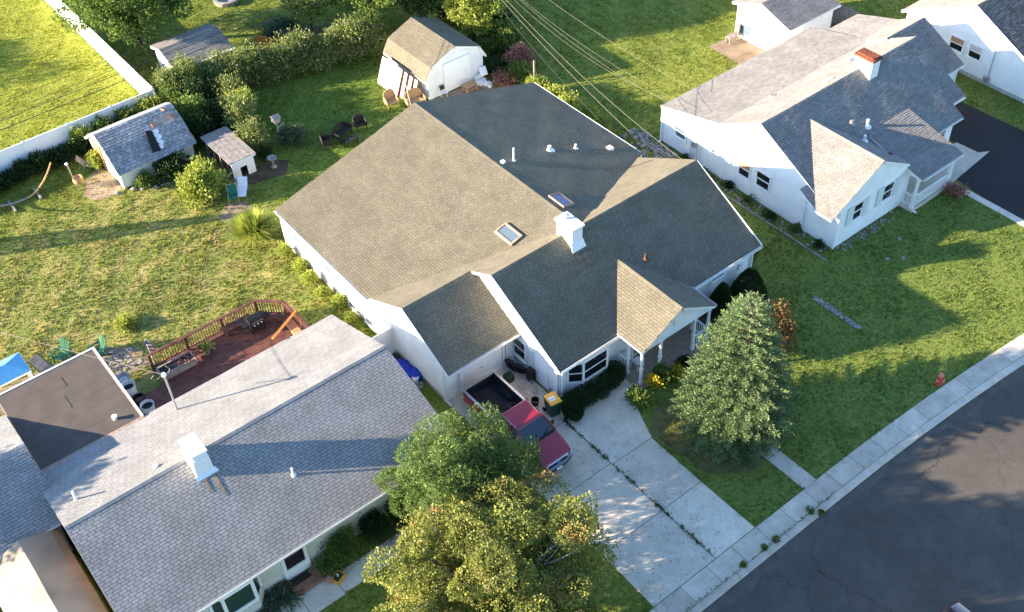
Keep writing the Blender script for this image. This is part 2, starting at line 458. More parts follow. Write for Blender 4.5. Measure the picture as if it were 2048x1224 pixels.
for i in range(-6, 24):
    a = 13.35+1.5*i+.012; b = a+1.476
    m = MB(); t = .012+random.uniform(-.006, .008)
    m.add([(a, 14.53+bend(a), -.1), (b, 14.53+bend(b), -.1), (b, 15.49+bend(b), -.1), (a, 15.49+bend(a), -.1),
           (a, 14.53+bend(a), t), (b, 14.53+bend(b), t), (b, 15.49+bend(b), t+.006), (a, 15.49+bend(a), t+.006)],
          [(0,3,2,1),(4,5,6,7),(0,1,5,4),(1,2,6,5),(2,3,7,6),(3,0,4,7)])
    m.build('paving_slab', 'concrete_worn', walk)
kerb = bpy.data.objects.new('kerb', None); COL.objects.link(kerb); kerb['kind'] = 'structure'; kerb.location = (20, 14.3, 0); OFF['kerb'] = Vector((20, 14.3, 0))
for i in range(-4, 14):
    a = 12.6+3*i+.01; b = a+2.98
    m = MB()
    m.add([(a, 14.17+bend(a), -.2), (b, 14.17+bend(b), -.2), (b, 14.51+bend(b), -.2), (a, 14.51+bend(a), -.2),
           (a, 14.22+bend(a), .0), (b, 14.22+bend(b), .0), (b, 14.51+bend(b), .008), (a, 14.51+bend(a), .008)],
          [(0,3,2,1),(4,5,6,7),(0,1,5,4),(1,2,6,5),(2,3,7,6),(3,0,4,7)])
    m.build('kerb_stone', 'concrete_worn', kerb)
drive = bpy.data.objects.new('driveway', None); COL.objects.link(drive); drive['kind'] = 'structure'; drive.location = (20.5, 20, 0); OFF['driveway'] = Vector((20.5, 20, 0))
for poly in ([(17.9, 15.53), (21.43, 15.53), (21.43, 18.67), (17.95, 18.67)], [(17.95, 18.70), (21.43, 18.70), (21.43, 21.98), (17.95, 21.98)],
             [(17.95, 22.01), (21.43, 22.01), (21.43, 25.2), (17.95, 25.2)], [(17.95, 25.23), (21.95, 25.23), (21.95, 29.76), (17.95, 29.76)],
             [(21.47, 15.53), (23.82, 15.53), (23.8, 18.67), (21.47, 18.67)], [(21.47, 18.70), (23.8, 18.70), (23.85, 21.86), (21.47, 21.9)],
             [(21.47, 21.93), (23.87, 21.89), (24.35, 23.1), (24.75, 24.0), (25.35, 24.75), (25.45, 25.35), (21.5, 25.6)]):
    MB().prism(poly, -.09, .016+random.uniform(-.004, .004)).build('driveway_slab', 'concrete', drive)
fp = bpy.data.objects.new('front_path', None); COL.objects.link(fp); fp['kind'] = 'structure'; fp.location = (27.3, 17, 0); OFF['front_path'] = Vector((27.3, 17, 0))
for y0, y1 in ((15.5, 17.62), (17.65, 19.8), (19.83, 22)):
    MB().box(26.95, 27.75, y0, y1, -.09, .014).build('path_slab', 'concrete', fp)
np_ = bpy.data.objects.new('entrance_path', None); COL.objects.link(np_); np_['kind'] = 'structure'; np_.location = (9, 24.6, 0); OFF['entrance_path'] = Vector((9, 24.6, 0))
for poly in ([(5.9, 24.1), (7.0, 24.1), (7.0, 25.25), (5.9, 25.25)], [(7.03, 24.05), (8.6, 24.05), (8.6, 25.15), (7.03, 25.15)], [(8.63, 24.1), (10.2, 24.1), (10.2, 25.1), (8.63, 25.1)],
             [(10.23, 24.1), (11.8, 24.1), (11.8, 25.1), (10.23, 25.1)], [(11.83, 24.1), (13.4, 24.1), (13.4, 25.1), (11.83, 25.1)]):
    MB().prism(poly, -.09, .015).build('path_slab', 'concrete', np_)
ad = MB().prism([(50.35, 24.55), (49.95, 22.0), (49.9, 14.0), (57.2, 13.2), (57.2, 24.0), (57.0, 29.6), (53.2, 29.6), (53.2, 26.4)], -.1, .008)
struct('asphalt_driveway', ad, 'asphalt_new')
struct('driveway_edging', MB().box(49.5, 49.93, 14.6, 24.2, -.1, .03), 'concrete_worn')
struct('entrance_apron', MB().prism([(49.55, 24.25), (53.95, 24.65), (53.35, 25.0), (53.25, 26.45), (52.2, 26.5), (49.55, 26.5)], -.1, .02), 'concrete')
struct('worn_dirt_patch', MB().prism([(10.9, 56.6), (11.8, 58.2), (13.0, 58.6), (13.1, 55.9), (12.2, 55.4), (11.4, 55.7)], -.05, -.002), 'dirt')
struct('bare_soil_bed', MB().prism([(13.1, 55.5), (14.5, 54.6), (16.6, 54.2), (18, 53.5), (18.2, 56.6), (13.2, 55.8)], -.05, -.003), 'mulch')
struct('coop_dirt', MB().prism([(18.3, 51.7), (19.2, 50.9), (21.2, 50.5), (22.0, 51.6), (20.7, 52.6), (19.8, 52.2)], -.05, -.004), 'mulch')
struct('sandy_patch', MB().prism([(16.0, 49.3), (17.2, 48.4), (18.1, 48.6), (18.0, 49.8), (17.0, 50.3)], -.05, -.005), 'dirt')
struct('barn_apron', MB().prism([(31.9, 50.9), (33.5, 49.3), (36.3, 49.2), (36.5, 51.05)], -.05, .006), 'dirt')
struct('front_bed', MB().prism([(25.5, 24.3), (28.2, 23.3), (30.7, 23.5), (34.9, 24.2), (34.9, 26.4), (30.5, 26.4), (30.5, 24.5)], -.05, -.003), 'mulch')
struct('dry_needle_bed', MB().prism([(24.2, 22.3), (24.05, 21.2), (24.3, 20.2), (24.2, 19.2), (24.7, 18.4), (25.4, 18.1), (26.0, 17.6), (26.8, 17.8), (26.8, 22.4), (26.0, 23.1), (25.0, 23.0)], -.05, -.006), 'needles')
struct('neighbour_bed', MB().prism([(2.5, 24.4), (5.9, 25.3), (6.9, 25.3), (6.9, 26.1), (2.5, 26.1)], -.05, -.003), 'mulch')
struct('bed_edging', MB().box(39.22, 39.31, 24.6, 39, -.08, .06), 'wood_grey')
# patio of the back shed: bricks set in sand
pat = bpy.data.objects.new('brick_patio', None); COL.objects.link(pat); pat['kind'] = 'structure'; pat.location = (51.2, 42.3, 0); OFF['brick_patio'] = Vector((51.2, 42.3, 0))
MB().prism([(50.0, 40.6), (52.55, 40.6), (52.9, 43.6), (50.1, 43.8)], -.06, -.002).build('sand_base', 'dirt', pat)
me_b = None
for i in range(12):
    for j in range(12):
        if me_b is None:
            o = MB().box(-.098, .098, -.118, .118, -.03, .022).build('brick', 'brick_red', pat); me_b = o.data
        else:
            o = bpy.data.objects.new('brick', me_b); COL.objects.link(o); o.parent = pat
        o.location = (50.25+.212*i-51.2, 40.85+.245*j+(.12 if i % 2 else 0)-42.3, random.uniform(-.008, .004)); o.rotation_euler[2] = random.uniform(-.04, .04)
# flagstones behind the neighbour's flat roof
fl = bpy.data.objects.new('flagstone_patio', None); COL.objects.link(fl); fl['kind'] = 'structure'; fl.location = (5.5, 43, 0); OFF['flagstone_patio'] = Vector((5.5, 43, 0))
MB().prism([(1.0, 41.6), (8.0, 41.3), (8.2, 42.6), (7.0, 43.9), (3.6, 44.7), (1.0, 44.6)], -.05, -.004).build('sand_base', 'dirt', fl)
for i in range(16):
    for j in range(6):
        x = 2.0+.38*i+random.uniform(-.03, .03); y = 41.9+.38*j+random.uniform(-.03, .03)
        if y > 44.3-.30*max(0, x-4.2) or x > 7.7: continue
        if random.random() < .1: continue
        k = 5 if random.random() < .5 else 4; r = .185
        MB().prism([(x+r*math.cos(6.283*q/k+.7)*random.uniform(.85, 1.15), y+r*math.sin(6.283*q/k+.7)*random.uniform(.85, 1.1)) for q in range(k)], -.03, .015+random.uniform(0, .01)).build('flagstone', 'stone', fl)

# ------------------------------------------------------------------ roofs
CW, CE = .305, .145
def clip_poly(poly, A, B, C):
    out = []
    for i in range(len(poly)):
        p, q = poly[i], poly[(i+1) % len(poly)]
        fp, fq = A*p[0]+B*p[1]-C, A*q[0]+B*q[1]-C
        if fp <= 0: out.append(p)
        if (fp < 0 < fq) or (fq < 0 < fp):
            t = fp/(fp-fq); out.append((p[0]+(q[0]-p[0])*t, p[1]+(q[1]-p[1])*t))
    return out
def slope(root, p0, p1, dx, dy, dz, mat, clips=(), n_obj=0, thick=.13, und=.006, tl=.012, gap=.014, name='roof', cw=CW, ce=CE, fascia='white_trim', shadow_slot=.016, lam=1.0):
    """one roof plane: a deck with shingles laid on it in courses. p0->p1 along the eave."""
    p0 = Vector(p0); p1 = Vector(p1); L = (p1-p0).length; u = (p1-p0)/L
    sv = Vector((dx, dy, dz)); S = sv.length; s = sv/S
    n = u.cross(s)
    if n.z < 0: n = -n
    rect = [(0, 0), (L, 0), (L, S), (0, S)]
    hp = []
    for a, b, c in clips:
        hp.append((a*u.x+b*u.y, a*s.x+b*s.y, c-a*p0.x-b*p0.y))
    poly = rect
    for h in hp: poly = clip_poly(poly, *h)
    W3 = lambda U, Sv, h: p0+u*U+s*Sv+n*h
    deck = MB(); deck.slab([W3(a, b, -.02) for a, b in poly], n*(-thick))
    roof = deck.build(name, fascia, root)
    und_l = MB(); und_l.slab([W3(a*.9995+.002, b, -.004) for a, b in poly], n*(-.012)); und_l.build('underlay', 'underlay', roof)
    ph = [random.uniform(0, 6.28) for _ in range(6)]
    def hh(U, V):
        return und*2.2+und*(math.sin(1.3*U+ph[0])*math.sin(1.7*V+ph[1])+.7*math.sin(2.9*U+ph[2]+.8*V)*math.sin(2.1*V+ph[3])+.5*math.sin(.6*U+ph[4]))
    cells = []
    nc = int(math.ceil((S+.02)/ce))
    for k in range(nc):
        s0 = k*ce-.025; s1 = min(s0+ce-shadow_slot, S)  # short tabs bare dark underlay, standing in for the shadow under each course
        if s1-s0 < .03: continue
        st = -((k % 2)*.5+.13*(k % 3))*cw
        nt_ = int(math.ceil((L-st)/cw))
        for j in range(nt_):
            a = st+j*cw+gap/2; b = a+cw-gap
            a = max(a, -.012); b = min(b, L+.012)
            if b-a < .03: continue
            c = [(a, s0), (b, s0), (b, s1), (a, s1)]; full = (b-a) > cw-gap-1e-4 and s1-s0 > ce-shadow_slot-1e-4-shadow_slot-1e-4
            for h in hp:
                c2 = clip_poly(c, *h)
                if len(c2) != len(c) or any(abs(x[0]-y[0])+abs(x[1]-y[1]) > 1e-6 for x, y in zip(c, c2)): full = False
                c = c2
                if len(c) < 3: break
            if len(c) < 3: continue
            cells.append((c, s0, full, random.choice((0, 0, .003, .005))*lam))
    chosen = set()
    if n_obj:
        cand = [(sum((W3(c[0][0], c[0][1], 0)-Vector(CAMPOS))[i]**2 for i in range(3)), i) for i, (c, s0, full, j) in enumerate(cells) if full]
        cand.sort(); chosen = {i for _, i in cand[:n_obj]}
    vs = []; fs = []; th = tl-.001
    for i, (c, s0, full, jit) in enumerate(cells):
        if i in chosen: continue
        k = len(vs); m = len(c)
        hts = [tl+jit-(b-s0)/ce*th+hh(a, b) for a, b in c]
        top = [W3(a, b, h) for (a, b), h in zip(c, hts)]
        bot = [W3(a, b, min(h-.012, -.003)) for (a, b), h in zip(c, hts)]
        vs += top+bot
        fs.append(tuple(range(k, k+m)))
        fs += [(k+q, k+m+q, k+m+(q+1) % m, k+(q+1) % m) for q in range(m)]
    mb = MB(); mb.v = [tuple(v) for v in vs]; mb.f = fs
    o = mb.build('shingles', mat, roof); o['kind'] = 'stuff'
    if chosen:
        w_ = cw-gap; e_ = ce-shadow_slot
        t = MB(); t.add([(0, 0, tl), (w_, 0, tl), (w_, e_, tl-e_/ce*th), (0, e_, tl-e_/ce*th), (0, 0, -.004), (w_, 0, -.004), (w_, e_, -.004), (0, e_, -.004)],
                        [(0, 1, 2, 3), (0, 4, 5, 1), (1, 5, 6, 2), (2, 6, 7, 3), (3, 7, 4, 0)])
        me = bpy.data.meshes.new('shingle'); me.from_pydata(t.v, [], t.f); me.materials.append(M[mat])
        off = OFF.get(root_of(root).name, Vector((0, 0, 0)))
        for i in sorted(chosen):
            c, s0, full, jit = cells[i]; U, V = c[0]
            h0 = hh(U, V); du = (hh(U+w_, V)-h0)/w_; dv = (hh(U, V+e_)-h0)/e_
            uu = (u+n*du).normalized(); ss = (s+n*dv); ss = (ss-uu*ss.dot(uu)).normalized(); nn = uu.cross(ss)
            if nn.z < 0: nn = -nn
            loc = W3(U, V, h0+jit)-off
            ob = bpy.data.objects.new('shingle', me); COL.objects.link(ob); ob.parent = roof
            ob.matrix_local = Matrix(((uu.x, ss.x, nn.x, loc.x), (uu.y, ss.y, nn.y, loc.y), (uu.z, ss.z, nn.z, loc.z), (0, 0, 0, 1)))
    return roof
def ridge_caps(root, p, q, d1, d2, mat):
    """bent cap shingles along a ridge; d1,d2: unit downslope directions on either side"""
    p = Vector(p); q = Vector(q); L = (q-p).length; e = (q-p)/L; d1 = Vector(d1).normalized(); d2 = Vector(d2).normalized()
    m = MB(); n = int(L/.16); w_ = .15
    for i in range(n):
        a = p+e*(L*i/n); b = p+e*(L*(i+1)/n+.02)
        up0 = Vector((0, 0, .030)); up1 = Vector((0, 0, .016)); j = random.uniform(-.006, .006)
        A = [a+up0+d1*(w_+j), a+up0, a+up0+d2*(w_-j)]; B = [b+up1+d1*(w_+j), b+up1, b+up1+d2*(w_-j)]
        dn = Vector((0, 0, -.02))
        m.add(A+B+[x+dn for x in A]+[x+dn for x in B], [(0, 1, 4, 3), (1, 2, 5, 4), (0, 6, 7, 1), (1, 7, 8, 2), (0, 3, 9, 6), (2, 8, 11, 5)])
    o = m.build('ridge_cap', mat, root); o['kind'] = 'stuff'; return o
def lap_wall(root, p0, p1, poly, mat='white_siding', exp=.2, lip=.034, name='wall'):
    """lapped boards on a wall; poly in (along, height); p0->p1 with the outside on the right-hand side"""
    p0 = Vector((*p0, 0)); p1 = Vector((*p1, 0)); L = (p1-p0).length; u = (p1-p0)/L; n = Vector((u.y, -u.x, 0))
    zs = [z for _, z in poly]; m = MB()
    W = lambda a, z, o: p0+u*a+Vector((0, 0, z))+n*o
    m.add([W(a, z, -.02) for a, z in poly], [tuple(range(len(poly)))])
    k0 = int(math.floor(min(zs)/exp))
    for k in range(k0, int(math.ceil(max(zs)/exp))+1):
        z0, z1 = k*exp, (k+1)*exp
        c = clip_poly(clip_poly(poly, 0, -1, -z0), 0, 1, z1)
        if len(c) < 3: continue
        m.add([W(a, z, .004+lip*(1-(z-z0)/exp)) for a, z in c], [tuple(range(len(c)))])
        lo = [a for a, z in c if abs(z-z0) < 1e-5]
        if len(lo) > 1:
            a, b = min(lo), max(lo); m.add([W(a, z0, .004+lip), W(b, z0, .004+lip), W(b, z0, -.01), W(a, z0, -.01)], [(0, 3, 2, 1)])
    return m.build(name, mat, root)
def flat_wall(root, p0, p1, poly, mat, thick=.12, name='wall'):
    p0 = Vector((*p0, 0)); p1 = Vector((*p1, 0)); u = (p1-p0).normalized(); n = Vector((u.y, -u.x, 0))
    m = MB(); m.slab([p0+u*a+Vector((0, 0, z)) for a, z in poly], -n*thick); return m.build(name, mat, root)
def window(root, c, u, w_, h, glass='glass_dark', sash=True, trim='white_trim', blind=None, name='window', n_out=None):
    """c: bottom centre on the wall face; u: direction along the wall with the outside to its right"""
    c = Vector(c); u = Vector(u).normalized(); n = Vector((u.y, -u.x, 0)); z = Vector((0, 0, 1))
    f = MB(); t = .075
    def bar(a0, a1, z0, z1, o0, o1, mb):
        pts = [c+u*a0+z*z0+n*o0, c+u*a1+z*z0+n*o0, c+u*a1+z*z1+n*o0, c+u*a0+z*z1+n*o0]
        mb.slab(pts, n*(o1-o0))
    W = w_/2
    bar(-W-t, -W, -t, h+t, 0, .07, f); bar(W, W+t, -t, h+t, 0, .07, f); bar(-W, W, h, h+t, 0, .07, f); bar(-W, W, -t, 0, 0, .075, f)
    o = f.build(name, trim, root)
    if sash:
        s_ = MB(); bar(-W, W, h*.48, h*.54, .032, .06, s_); bar(-W, -W+.04, 0, h*.48, .032, .05, s_); bar(W-.04, W, 0, h*.48, .032, .05, s_)
        s_.build('sash', trim, o)
    g = MB(); bar(-W, W, 0, h*.50 if blind else h, .022, .029, g); g.build('pane', glass, o)
    if blind:
        g = MB(); bar(-W, W, h*.50, h, .022, .029, g); g.build('blind', blind, o)
    s2 = MB(); bar(-W-t-.03, W+t+.03, -t-.04, -t, 0, .11, s2); s2.build('sill', trim, o)
    return o
def downspout(root, p, z_top, z_bot=.12, kick=(0, -.35), d=.075, mat='metal_white'):
    m = MB(); x, y = p; m.box(x-d/2, x+d/2, y-d/2, y+d/2, z_bot, z_top)
    m.beam((x, y, z_bot), (x+kick[0], y+kick[1], z_bot-.07), d, d)
    return m.build('downspout', mat, root)
def gutter(root, p, q, out, mat='metal_white', sz=.10):
    p = Vector(p); q = Vector(q); o = Vector(out); m = MB(); d = Vector((0, 0, -sz))
    # open trough: back, bottom, front lip
    for a, b in (((0, 0), (.01, sz)),): pass
    m.slab([p, q, q+d, p+d], o*.008); m.slab([p+d, q+d, q+d+o*sz, p+d+o*sz], Vector((0, 0, .008)))
    m.slab([p+o*sz, q+o*sz, q+o*sz+d, p+o*sz+d], o*.008)
    return m.build('gutter', mat, root)
def vent_pipe(root, p, h, r=.05, mat='metal_white', flange=True, slope_n=None):
    m = MB(); x, y, z = p; m.tube([(x, y, z-.15), (x, y, z+h)], r, 10)
    o = m.build('vent_pipe', mat, root, False)
    if flange:
        m = MB(); m.lathe((x, y, z-.02), [(r*3, -.06), (r*2.6, .0), (r*1.25, .08), (r*1.2, .1)], 10); m.build('flashing', mat, o)
    return o
def box_vent(root, p, w_, l, h, mat='metal_white', n=(0, 0, 1)):
    m = MB(); x, y, z = p
    m.add([(x-w_/2, y-l/2, z-.1), (x+w_/2, y-l/2, z-.1), (x+w_/2, y+l/2, z-.1), (x-w_/2, y+l/2, z-.1),
           (x-w_*.42, y-l*.42, z+h), (x+w_*.42, y-l*.42, z+h), (x+w_*.42, y+l*.42, z+h), (x-w_*.42, y+l*.42, z+h)],
          [(0,3,2,1),(4,5,6,7),(0,1,5,4),(1,2,6,5),(2,3,7,6),(3,0,4,7)])
    return m.build('box_vent', mat, root)
def post(root, x, y, z0, z1, w_=.11, mat='white_trim'):
    m = MB(); m.box(x-w_/2, x+w_/2, y-w_/2, y+w_/2, z0, z1)
    m.box(x-w_*.8, x+w_*.8, y-w_*.8, y+w_*.8, z0, z0+.14); m.box(x-w_*.7, x+w_*.7, y-w_*.7, y+w_*.7, z0+.95, z0+1.08); m.box(x-w_*.8, x+w_*.8, y-w_*.8, y+w_*.8, z1-.1, z1)
    return m.build('porch_post', mat, root)
def railing(root, p, q, z0, h=.85, n=None, mat='white_trim', bw=.035, name='railing', cap=.08):
    p = Vector((*p, 0)); q = Vector((*q, 0)); L = (q-p).length; u = (q-p)/L
    m = MB(); m.beam(p+Vector((0, 0, z0+h)), q+Vector((0, 0, z0+h)), cap, .05); m.beam(p+Vector((0, 0, z0+.12)), q+Vector((0, 0, z0+.12)), .05, .05)
    r = m.build(name, mat, root)
    n = n or int(L/.13)
    me = None; off = OFF.get(root_of(root).name, Vector((0, 0, 0)))
    for i in range(n):
        c = p+u*(L*(i+.5)/n)
        if me is None:
            o = MB().box(-bw/2, bw/2, -bw/2, bw/2, .12, h-.02).build('baluster', mat); me = o.data; o.parent = r
        else:
            o = bpy.data.objects.new('baluster', me); COL.objects.link(o); o.parent = r
        o.location = (c.x-off.x, c.y-off.y, z0-off.z)
    return r
# ------------------------------------------------------------------ middle house
H = thing('house', 'white house with tan shingle roof, big rear wing, two skylights and a front porch gable', 'house', (27, 35, 0), world=True)
ST = 'shingle_tan'
slope(H, (21.85, 26.0, 2.34), (35.35, 26.0, 2.34), 0, 4.95, 2.68, ST, n_obj=300, und=.0055, tl=.004, lam=.6)
slope(H, (35.35, 35.9, 2.42), (27.35, 35.9, 2.42), 0, -4.95, 2.6, ST, clips=[(-.2753, .525, 8.735)])
slope(H, (27.35, 35.9, 2.42), (21.85, 35.9, 2.42), 0, -4.95, 2.6, ST, clips=[(.273, .525, 23.72)])
slope(H, (21.85, 35.9, 2.42), (17.85, 35.9, 2.42), 0, -3.25, 1.707, ST, clips=[(.273, .525, 23.72)])
slope(H, (17.85, 29.25, 2.34), (22.06, 29.25, 2.34), 0, 3.4, 1.787, ST, und=.006, tl=.004, lam=.6)
slope(H, (17.8, 45.05, 2.42), (17.8, 30.5, 2.42), 9.55, 0, 2.6, ST, clips=[(-.273, -.525, -23.69)])
slope(H, (35.85, 30.5, 2.68), (35.85, 45.05, 2.68), -8.5, 0, 2.34, ST, clips=[(.2753, -.525, -8.705)], tl=.004, lam=.3, und=.004)
dF = Vector((0, -4.95, -2.6)); dB = Vector((0, 4.95, -2.6))
ridge_caps(H, (21.85, 30.95, 5.02), (35.35, 30.95, 5.02), dF, dB, ST)
ridge_caps(H, (17.85, 32.65, 4.127), (22.0, 32.65, 4.127), dF, dB, ST)
ridge_caps(H, (27.35, 45.05, 5.02), (27.35, 31.0, 5.02), (-9.55, 0, -2.6), (8.5, 0, -2.34), ST)
lap_wall(H, (17.95, 44.75), (17.95, 29.8), [(0, 0), (14.95, 0), (14.95, 2.5), (12.1, 3.98), (8.9, 2.36), (0, 2.34)])
lap_wall(H, (17.95, 29.8), (22.1, 29.8), [(0, 0), (4.15, 0), (4.15, 2.5), (0, 2.5)])
lap_wall(H, (22.1, 34.0), (22.1, 26.4), [(0, .1), (7.6, 0), (7.6, 2.48), (3.05, 4.86), (0, 3.25)])
lap_wall(H, (22.1, 26.4), (35.0, 26.4), [(0, 0), (12.9, 0), (12.9, 2.5), (0, 2.5)])
lap_wall(H, (35.0, 26.4), (35.0, 35.3), [(0, 0), (8.9, 0), (8.9, 2.5), (4.55, 4.86), (0, 2.48)])
lap_wall(H, (35.7, 35.2), (35.7, 44.75), [(0, 0), (9.55, 0), (9.55, 2.6), (0, 2.6)])
lap_wall(H, (35.7, 44.75), (17.95, 44.75), [(0, 0), (17.75, 0), (17.75, 2.36), (8.35, 4.88), (0, 2.6)])
MB().box(17.9, 17.98, 29.7, 44.8, 0, .22).build('foundation', 'concrete_block', H)
gutter(H, (21.9, 26.0, 2.44), (35.3, 26.0, 2.44), (0, -1, 0)); gutter(H, (17.9, 29.25, 2.36), (22.0, 29.25, 2.36), (0, -1, 0))
gutter(H, (17.8, 35.9, 2.43), (17.8, 45.0, 2.43), (-1, 0, 0)); gutter(H, (35.85, 35.6, 2.68), (35.85, 45.0, 2.68), (1, 0, 0))
downspout(H, (35.08, 26.28), 2.35, kick=(.35, 0)); downspout(H, (17.92, 29.7), 2.3); downspout(H, (21.99, 29.68), 2.3); downspout(H, (22.2, 26.28), 2.35)
# rakes
for a, b in (((21.83, 26.0, 2.36), (21.83, 30.95, 4.96)), ((35.38, 26.0, 2.36), (35.38, 30.95, 4.96)), ((17.82, 29.25, 2.28), (17.82, 32.65, 4.07))):
    MB().beam(a, b, .03, .17).build('rake_board', 'white_trim', H)
gd = MB()
for k in range(4): gd.box(18.95, 21.3, 29.72-.012, 29.765, .03+.52*k, .03+.52*k+.505)
gd = gd.build('garage_door', 'white_siding', H)
MB().box(20.0, 20.12, 29.66, 29.71, 1.0, 1.05).build('door_handle', 'metal_grey', gd)
for x in (18.86, 21.4): MB().box(x-.07, x+.07, 29.68, 29.775, 0, 2.25).build('door_jamb', 'white_trim', H)
MB().box(18.8, 21.46, 29.675, 29.77, 2.12, 2.26).build('door_jamb', 'white_trim', H)
MB().box(21.55, 21.95, 29.70, 29.77, .05, 2.1).build('wall_panel', 'white_trim', H)
window(H, (22.08, 29.28, .72), (0, -1, 0), .86, 1.15)
MB().box(22.0, 22.075, 28.18, 28.6, .62, 1.9).build('shutter', 'shutter', H)
MB().box(22.0, 22.075, 26.42, 26.55, 0, 2.3).build('corner_board', 'white_trim', H)
window(H, (17.93, 40.1, 1.2), (0, -1, 0), .8, .95, glass='glass_sky')
window(H, (17.93, 43.3, 1.2), (0, -1, 0), .7, .95, glass='glass_sky')
window(H, (17.93, 36.3, .25), (0, -1, 0), .7, .35, glass='glass_sky', sash=False)
window(H, (17.93, 37.9, .25), (0, -1, 0), .7, .35, glass='glass_sky', sash=False)
window(H, (32.6, 26.38, 1.60), (1, 0, 0), .85, .42, sash=False)
window(H, (34.3, 26.38, 1.35), (1, 0, 0), .12, .12, sash=False)
# bay window
bay = MB().prism([(22.5, 26.39), (23.2, 25.9), (24.75, 25.9), (25.1, 26.39)], .72, .95)
bay.prism([(22.5, 26.39), (23.2, 25.9), (24.75, 25.9), (25.1, 26.39)], 2.12, 2.3)
for x, y in ((22.58, 26.34), (23.22, 25.95), (24.72, 25.95), (25.03, 26.33)): bay.box(x-.06, x+.06, y-.05, y+.05, .95, 2.12)
bayo = bay.build('bay_window', 'white_trim', H)
for (x0, y0), (x1, y1) in (((22.6, 26.33), (23.2, 25.93)), ((23.24, 25.93), (24.72, 25.93)), ((24.75, 25.95), (25.02, 26.32))):
    MB().slab([(x0, y0, .95), (x1, y1, .95), (x1, y1, 2.12), (x0, y0, 2.12)], (.0, .02, 0)).build('pane', 'glass_dark', bayo)
    MB().beam((x0, y0-.01, 1.5), (x1, y1-.01, 1.5), .03, .05).build('sash', 'white_trim', bayo)
MB().prism([(22.5, 26.39), (23.2, 25.9), (24.75, 25.9), (25.1, 26.39)], .0, .7).build('bay_base', 'white_siding', bayo)
# chimney
ch = MB().box(26.2, 26.85, 30.2, 31.35, 4.2, 5.8).build('chimney', 'white_trim', H)
MB().box(26.12, 26.93, 30.12, 31.43, 5.74, 5.86).build('chimney_cap', 'metal_white', ch)
MB().slab([(26.1, 30.02, 4.54), (26.95, 30.02, 4.54), (26.9, 30.2, 4.95), (26.15, 30.2, 4.95)], (0, .05, .03)).build('flashing', 'metal_white', ch)
m = MB(); m.tube([(26.5, 31.05, 5.8), (26.5, 31.05, 6.05)], .1, 12); m.build('flue', 'metal_grey', ch)
MB().lathe((26.5, 31.05, 6.08), [(.2, 0), (.2, .03), (.05, .1)], 12).build('flue_cap', 'metal_white', ch)
# stain of rust below the chimney: a thin sheet of rust granules following the roof
MB().slab([(26.25, 29.2, 4.138), (26.95, 29.25, 4.164), (27.0, 29.9, 4.506), (26.15, 29.9, 4.506)], (0, 0, .012)).build('rust_stain', 'stain_brown', ch)
# skylights
def skylight(root, x0, x1, y0, y1, zf, glass):
    m = MB(); t = .09
    for a0, a1, b0, b1 in ((x0, x1, y0, y0+t), (x0, x1, y1-t, y1), (x0, x0+t, y0+t, y1-t), (x1-t, x1, y0+t, y1-t)):
        m.add([(a0, b0, zf(a0)-.05), (a1, b0, zf(a1)-.05), (a1, b1, zf(a1)-.05), (a0, b1, zf(a0)-.05), (a0, b0, zf(a0)+.14), (a1, b0, zf(a1)+.14), (a1, b1, zf(a1)+.14), (a0, b1, zf(a0)+.14)],
              [(0,3,2,1),(4,5,6,7),(0,1,5,4),(1,2,6,5),(2,3,7,6),(3,0,4,7)])
    o = m.build('skylight', 'flat_trim', root)
    MB().slab([(x0+t, y0+t, zf(x0+t)+.10), (x1-t, y0+t, zf(x1-t)+.10), (x1-t, y1-t, zf(x1-t)+.10), (x0+t, y1-t, zf(x0+t)+.10)], (0, 0, -.02)).build('pane', glass, o)
    return o
skylight(H, 24.38, 25.1, 32.66, 34.0, lambda x: 2.42+.2723*(x-17.8), 'glass_sky')
skylight(H, 27.68, 28.42, 32.55, 33.75, lambda x: 5.02-.2753*(x-27.35), 'purple_glass')
zr = lambda x: 5.02-.2753*(x-27.35)
box_vent(H, (27.72, 37.5, 4.93), .22, .26, .12); vent_pipe(H, (28.42, 37.47, zr(28.42)), .82, .055)
vent_pipe(H, (31.03, 37.68, zr(31.03)), .30, .11); vent_pipe(H, (32.6, 37.32, zr(32.6)), .28, .07); box_vent(H, (34.48, 36.55, zr(34.48)), .3, .42, .14)
vent_pipe(H, (29.24, 28.22, 3.585), .32, .06, 'rust_dark')
# porch gable
slope(H, (25.55, 30.0, 2.5), (25.55, 24.38, 2.5), 2.4, 0, 1.4, ST, clips=[(-.583, .525, -1.15)])
slope(H, (30.35, 24.38, 2.5), (30.35, 30.0, 2.5), -2.4, 0, 1.4, ST, clips=[(.583, .525, 31.45)])
ridge_caps(H, (27.95, 24.38, 3.9), (27.95, 28.75, 3.9), (-2.4, 0, -1.4), (2.4, 0, -1.4), ST)
gab = flat_wall(H, (25.75, 24.6), (30.15, 24.6), [(0, 2.45), (4.4, 2.45), (4.4, 2.5), (2.2, 3.76), (0, 2.5)], 'white_siding', .1, 'gable')
m = MB(); m.lathe((0, 0, 0), [(.30, 0), (.30, .05), (.24, .06)], 8)
m.v = [(27.95+x, 24.59-z, 3.02+y) for x, y, z in m.v]; m.build('gable_vent', 'white_trim', gab)
MB().box(25.65, 30.25, 24.52, 24.7, 2.26, 2.44).build('porch_beam', 'white_trim', H)
for x in (25.66, 30.24): MB().box(x-.08, x+.08, 24.7, 26.4, 2.28, 2.45).build('porch_beam', 'white_trim', H)
gutter(H, (25.55, 24.4, 2.5), (25.55, 26.1, 2.5), (-1, 0, 0), sz=.08); gutter(H, (30.35, 24.4, 2.5), (30.35, 26.1, 2.5), (1, 0, 0), sz=.08)
MB().box(25.45, 30.4, 24.25, 26.36, -.05, .06).build('porch_floor', 'flat_trim', H)
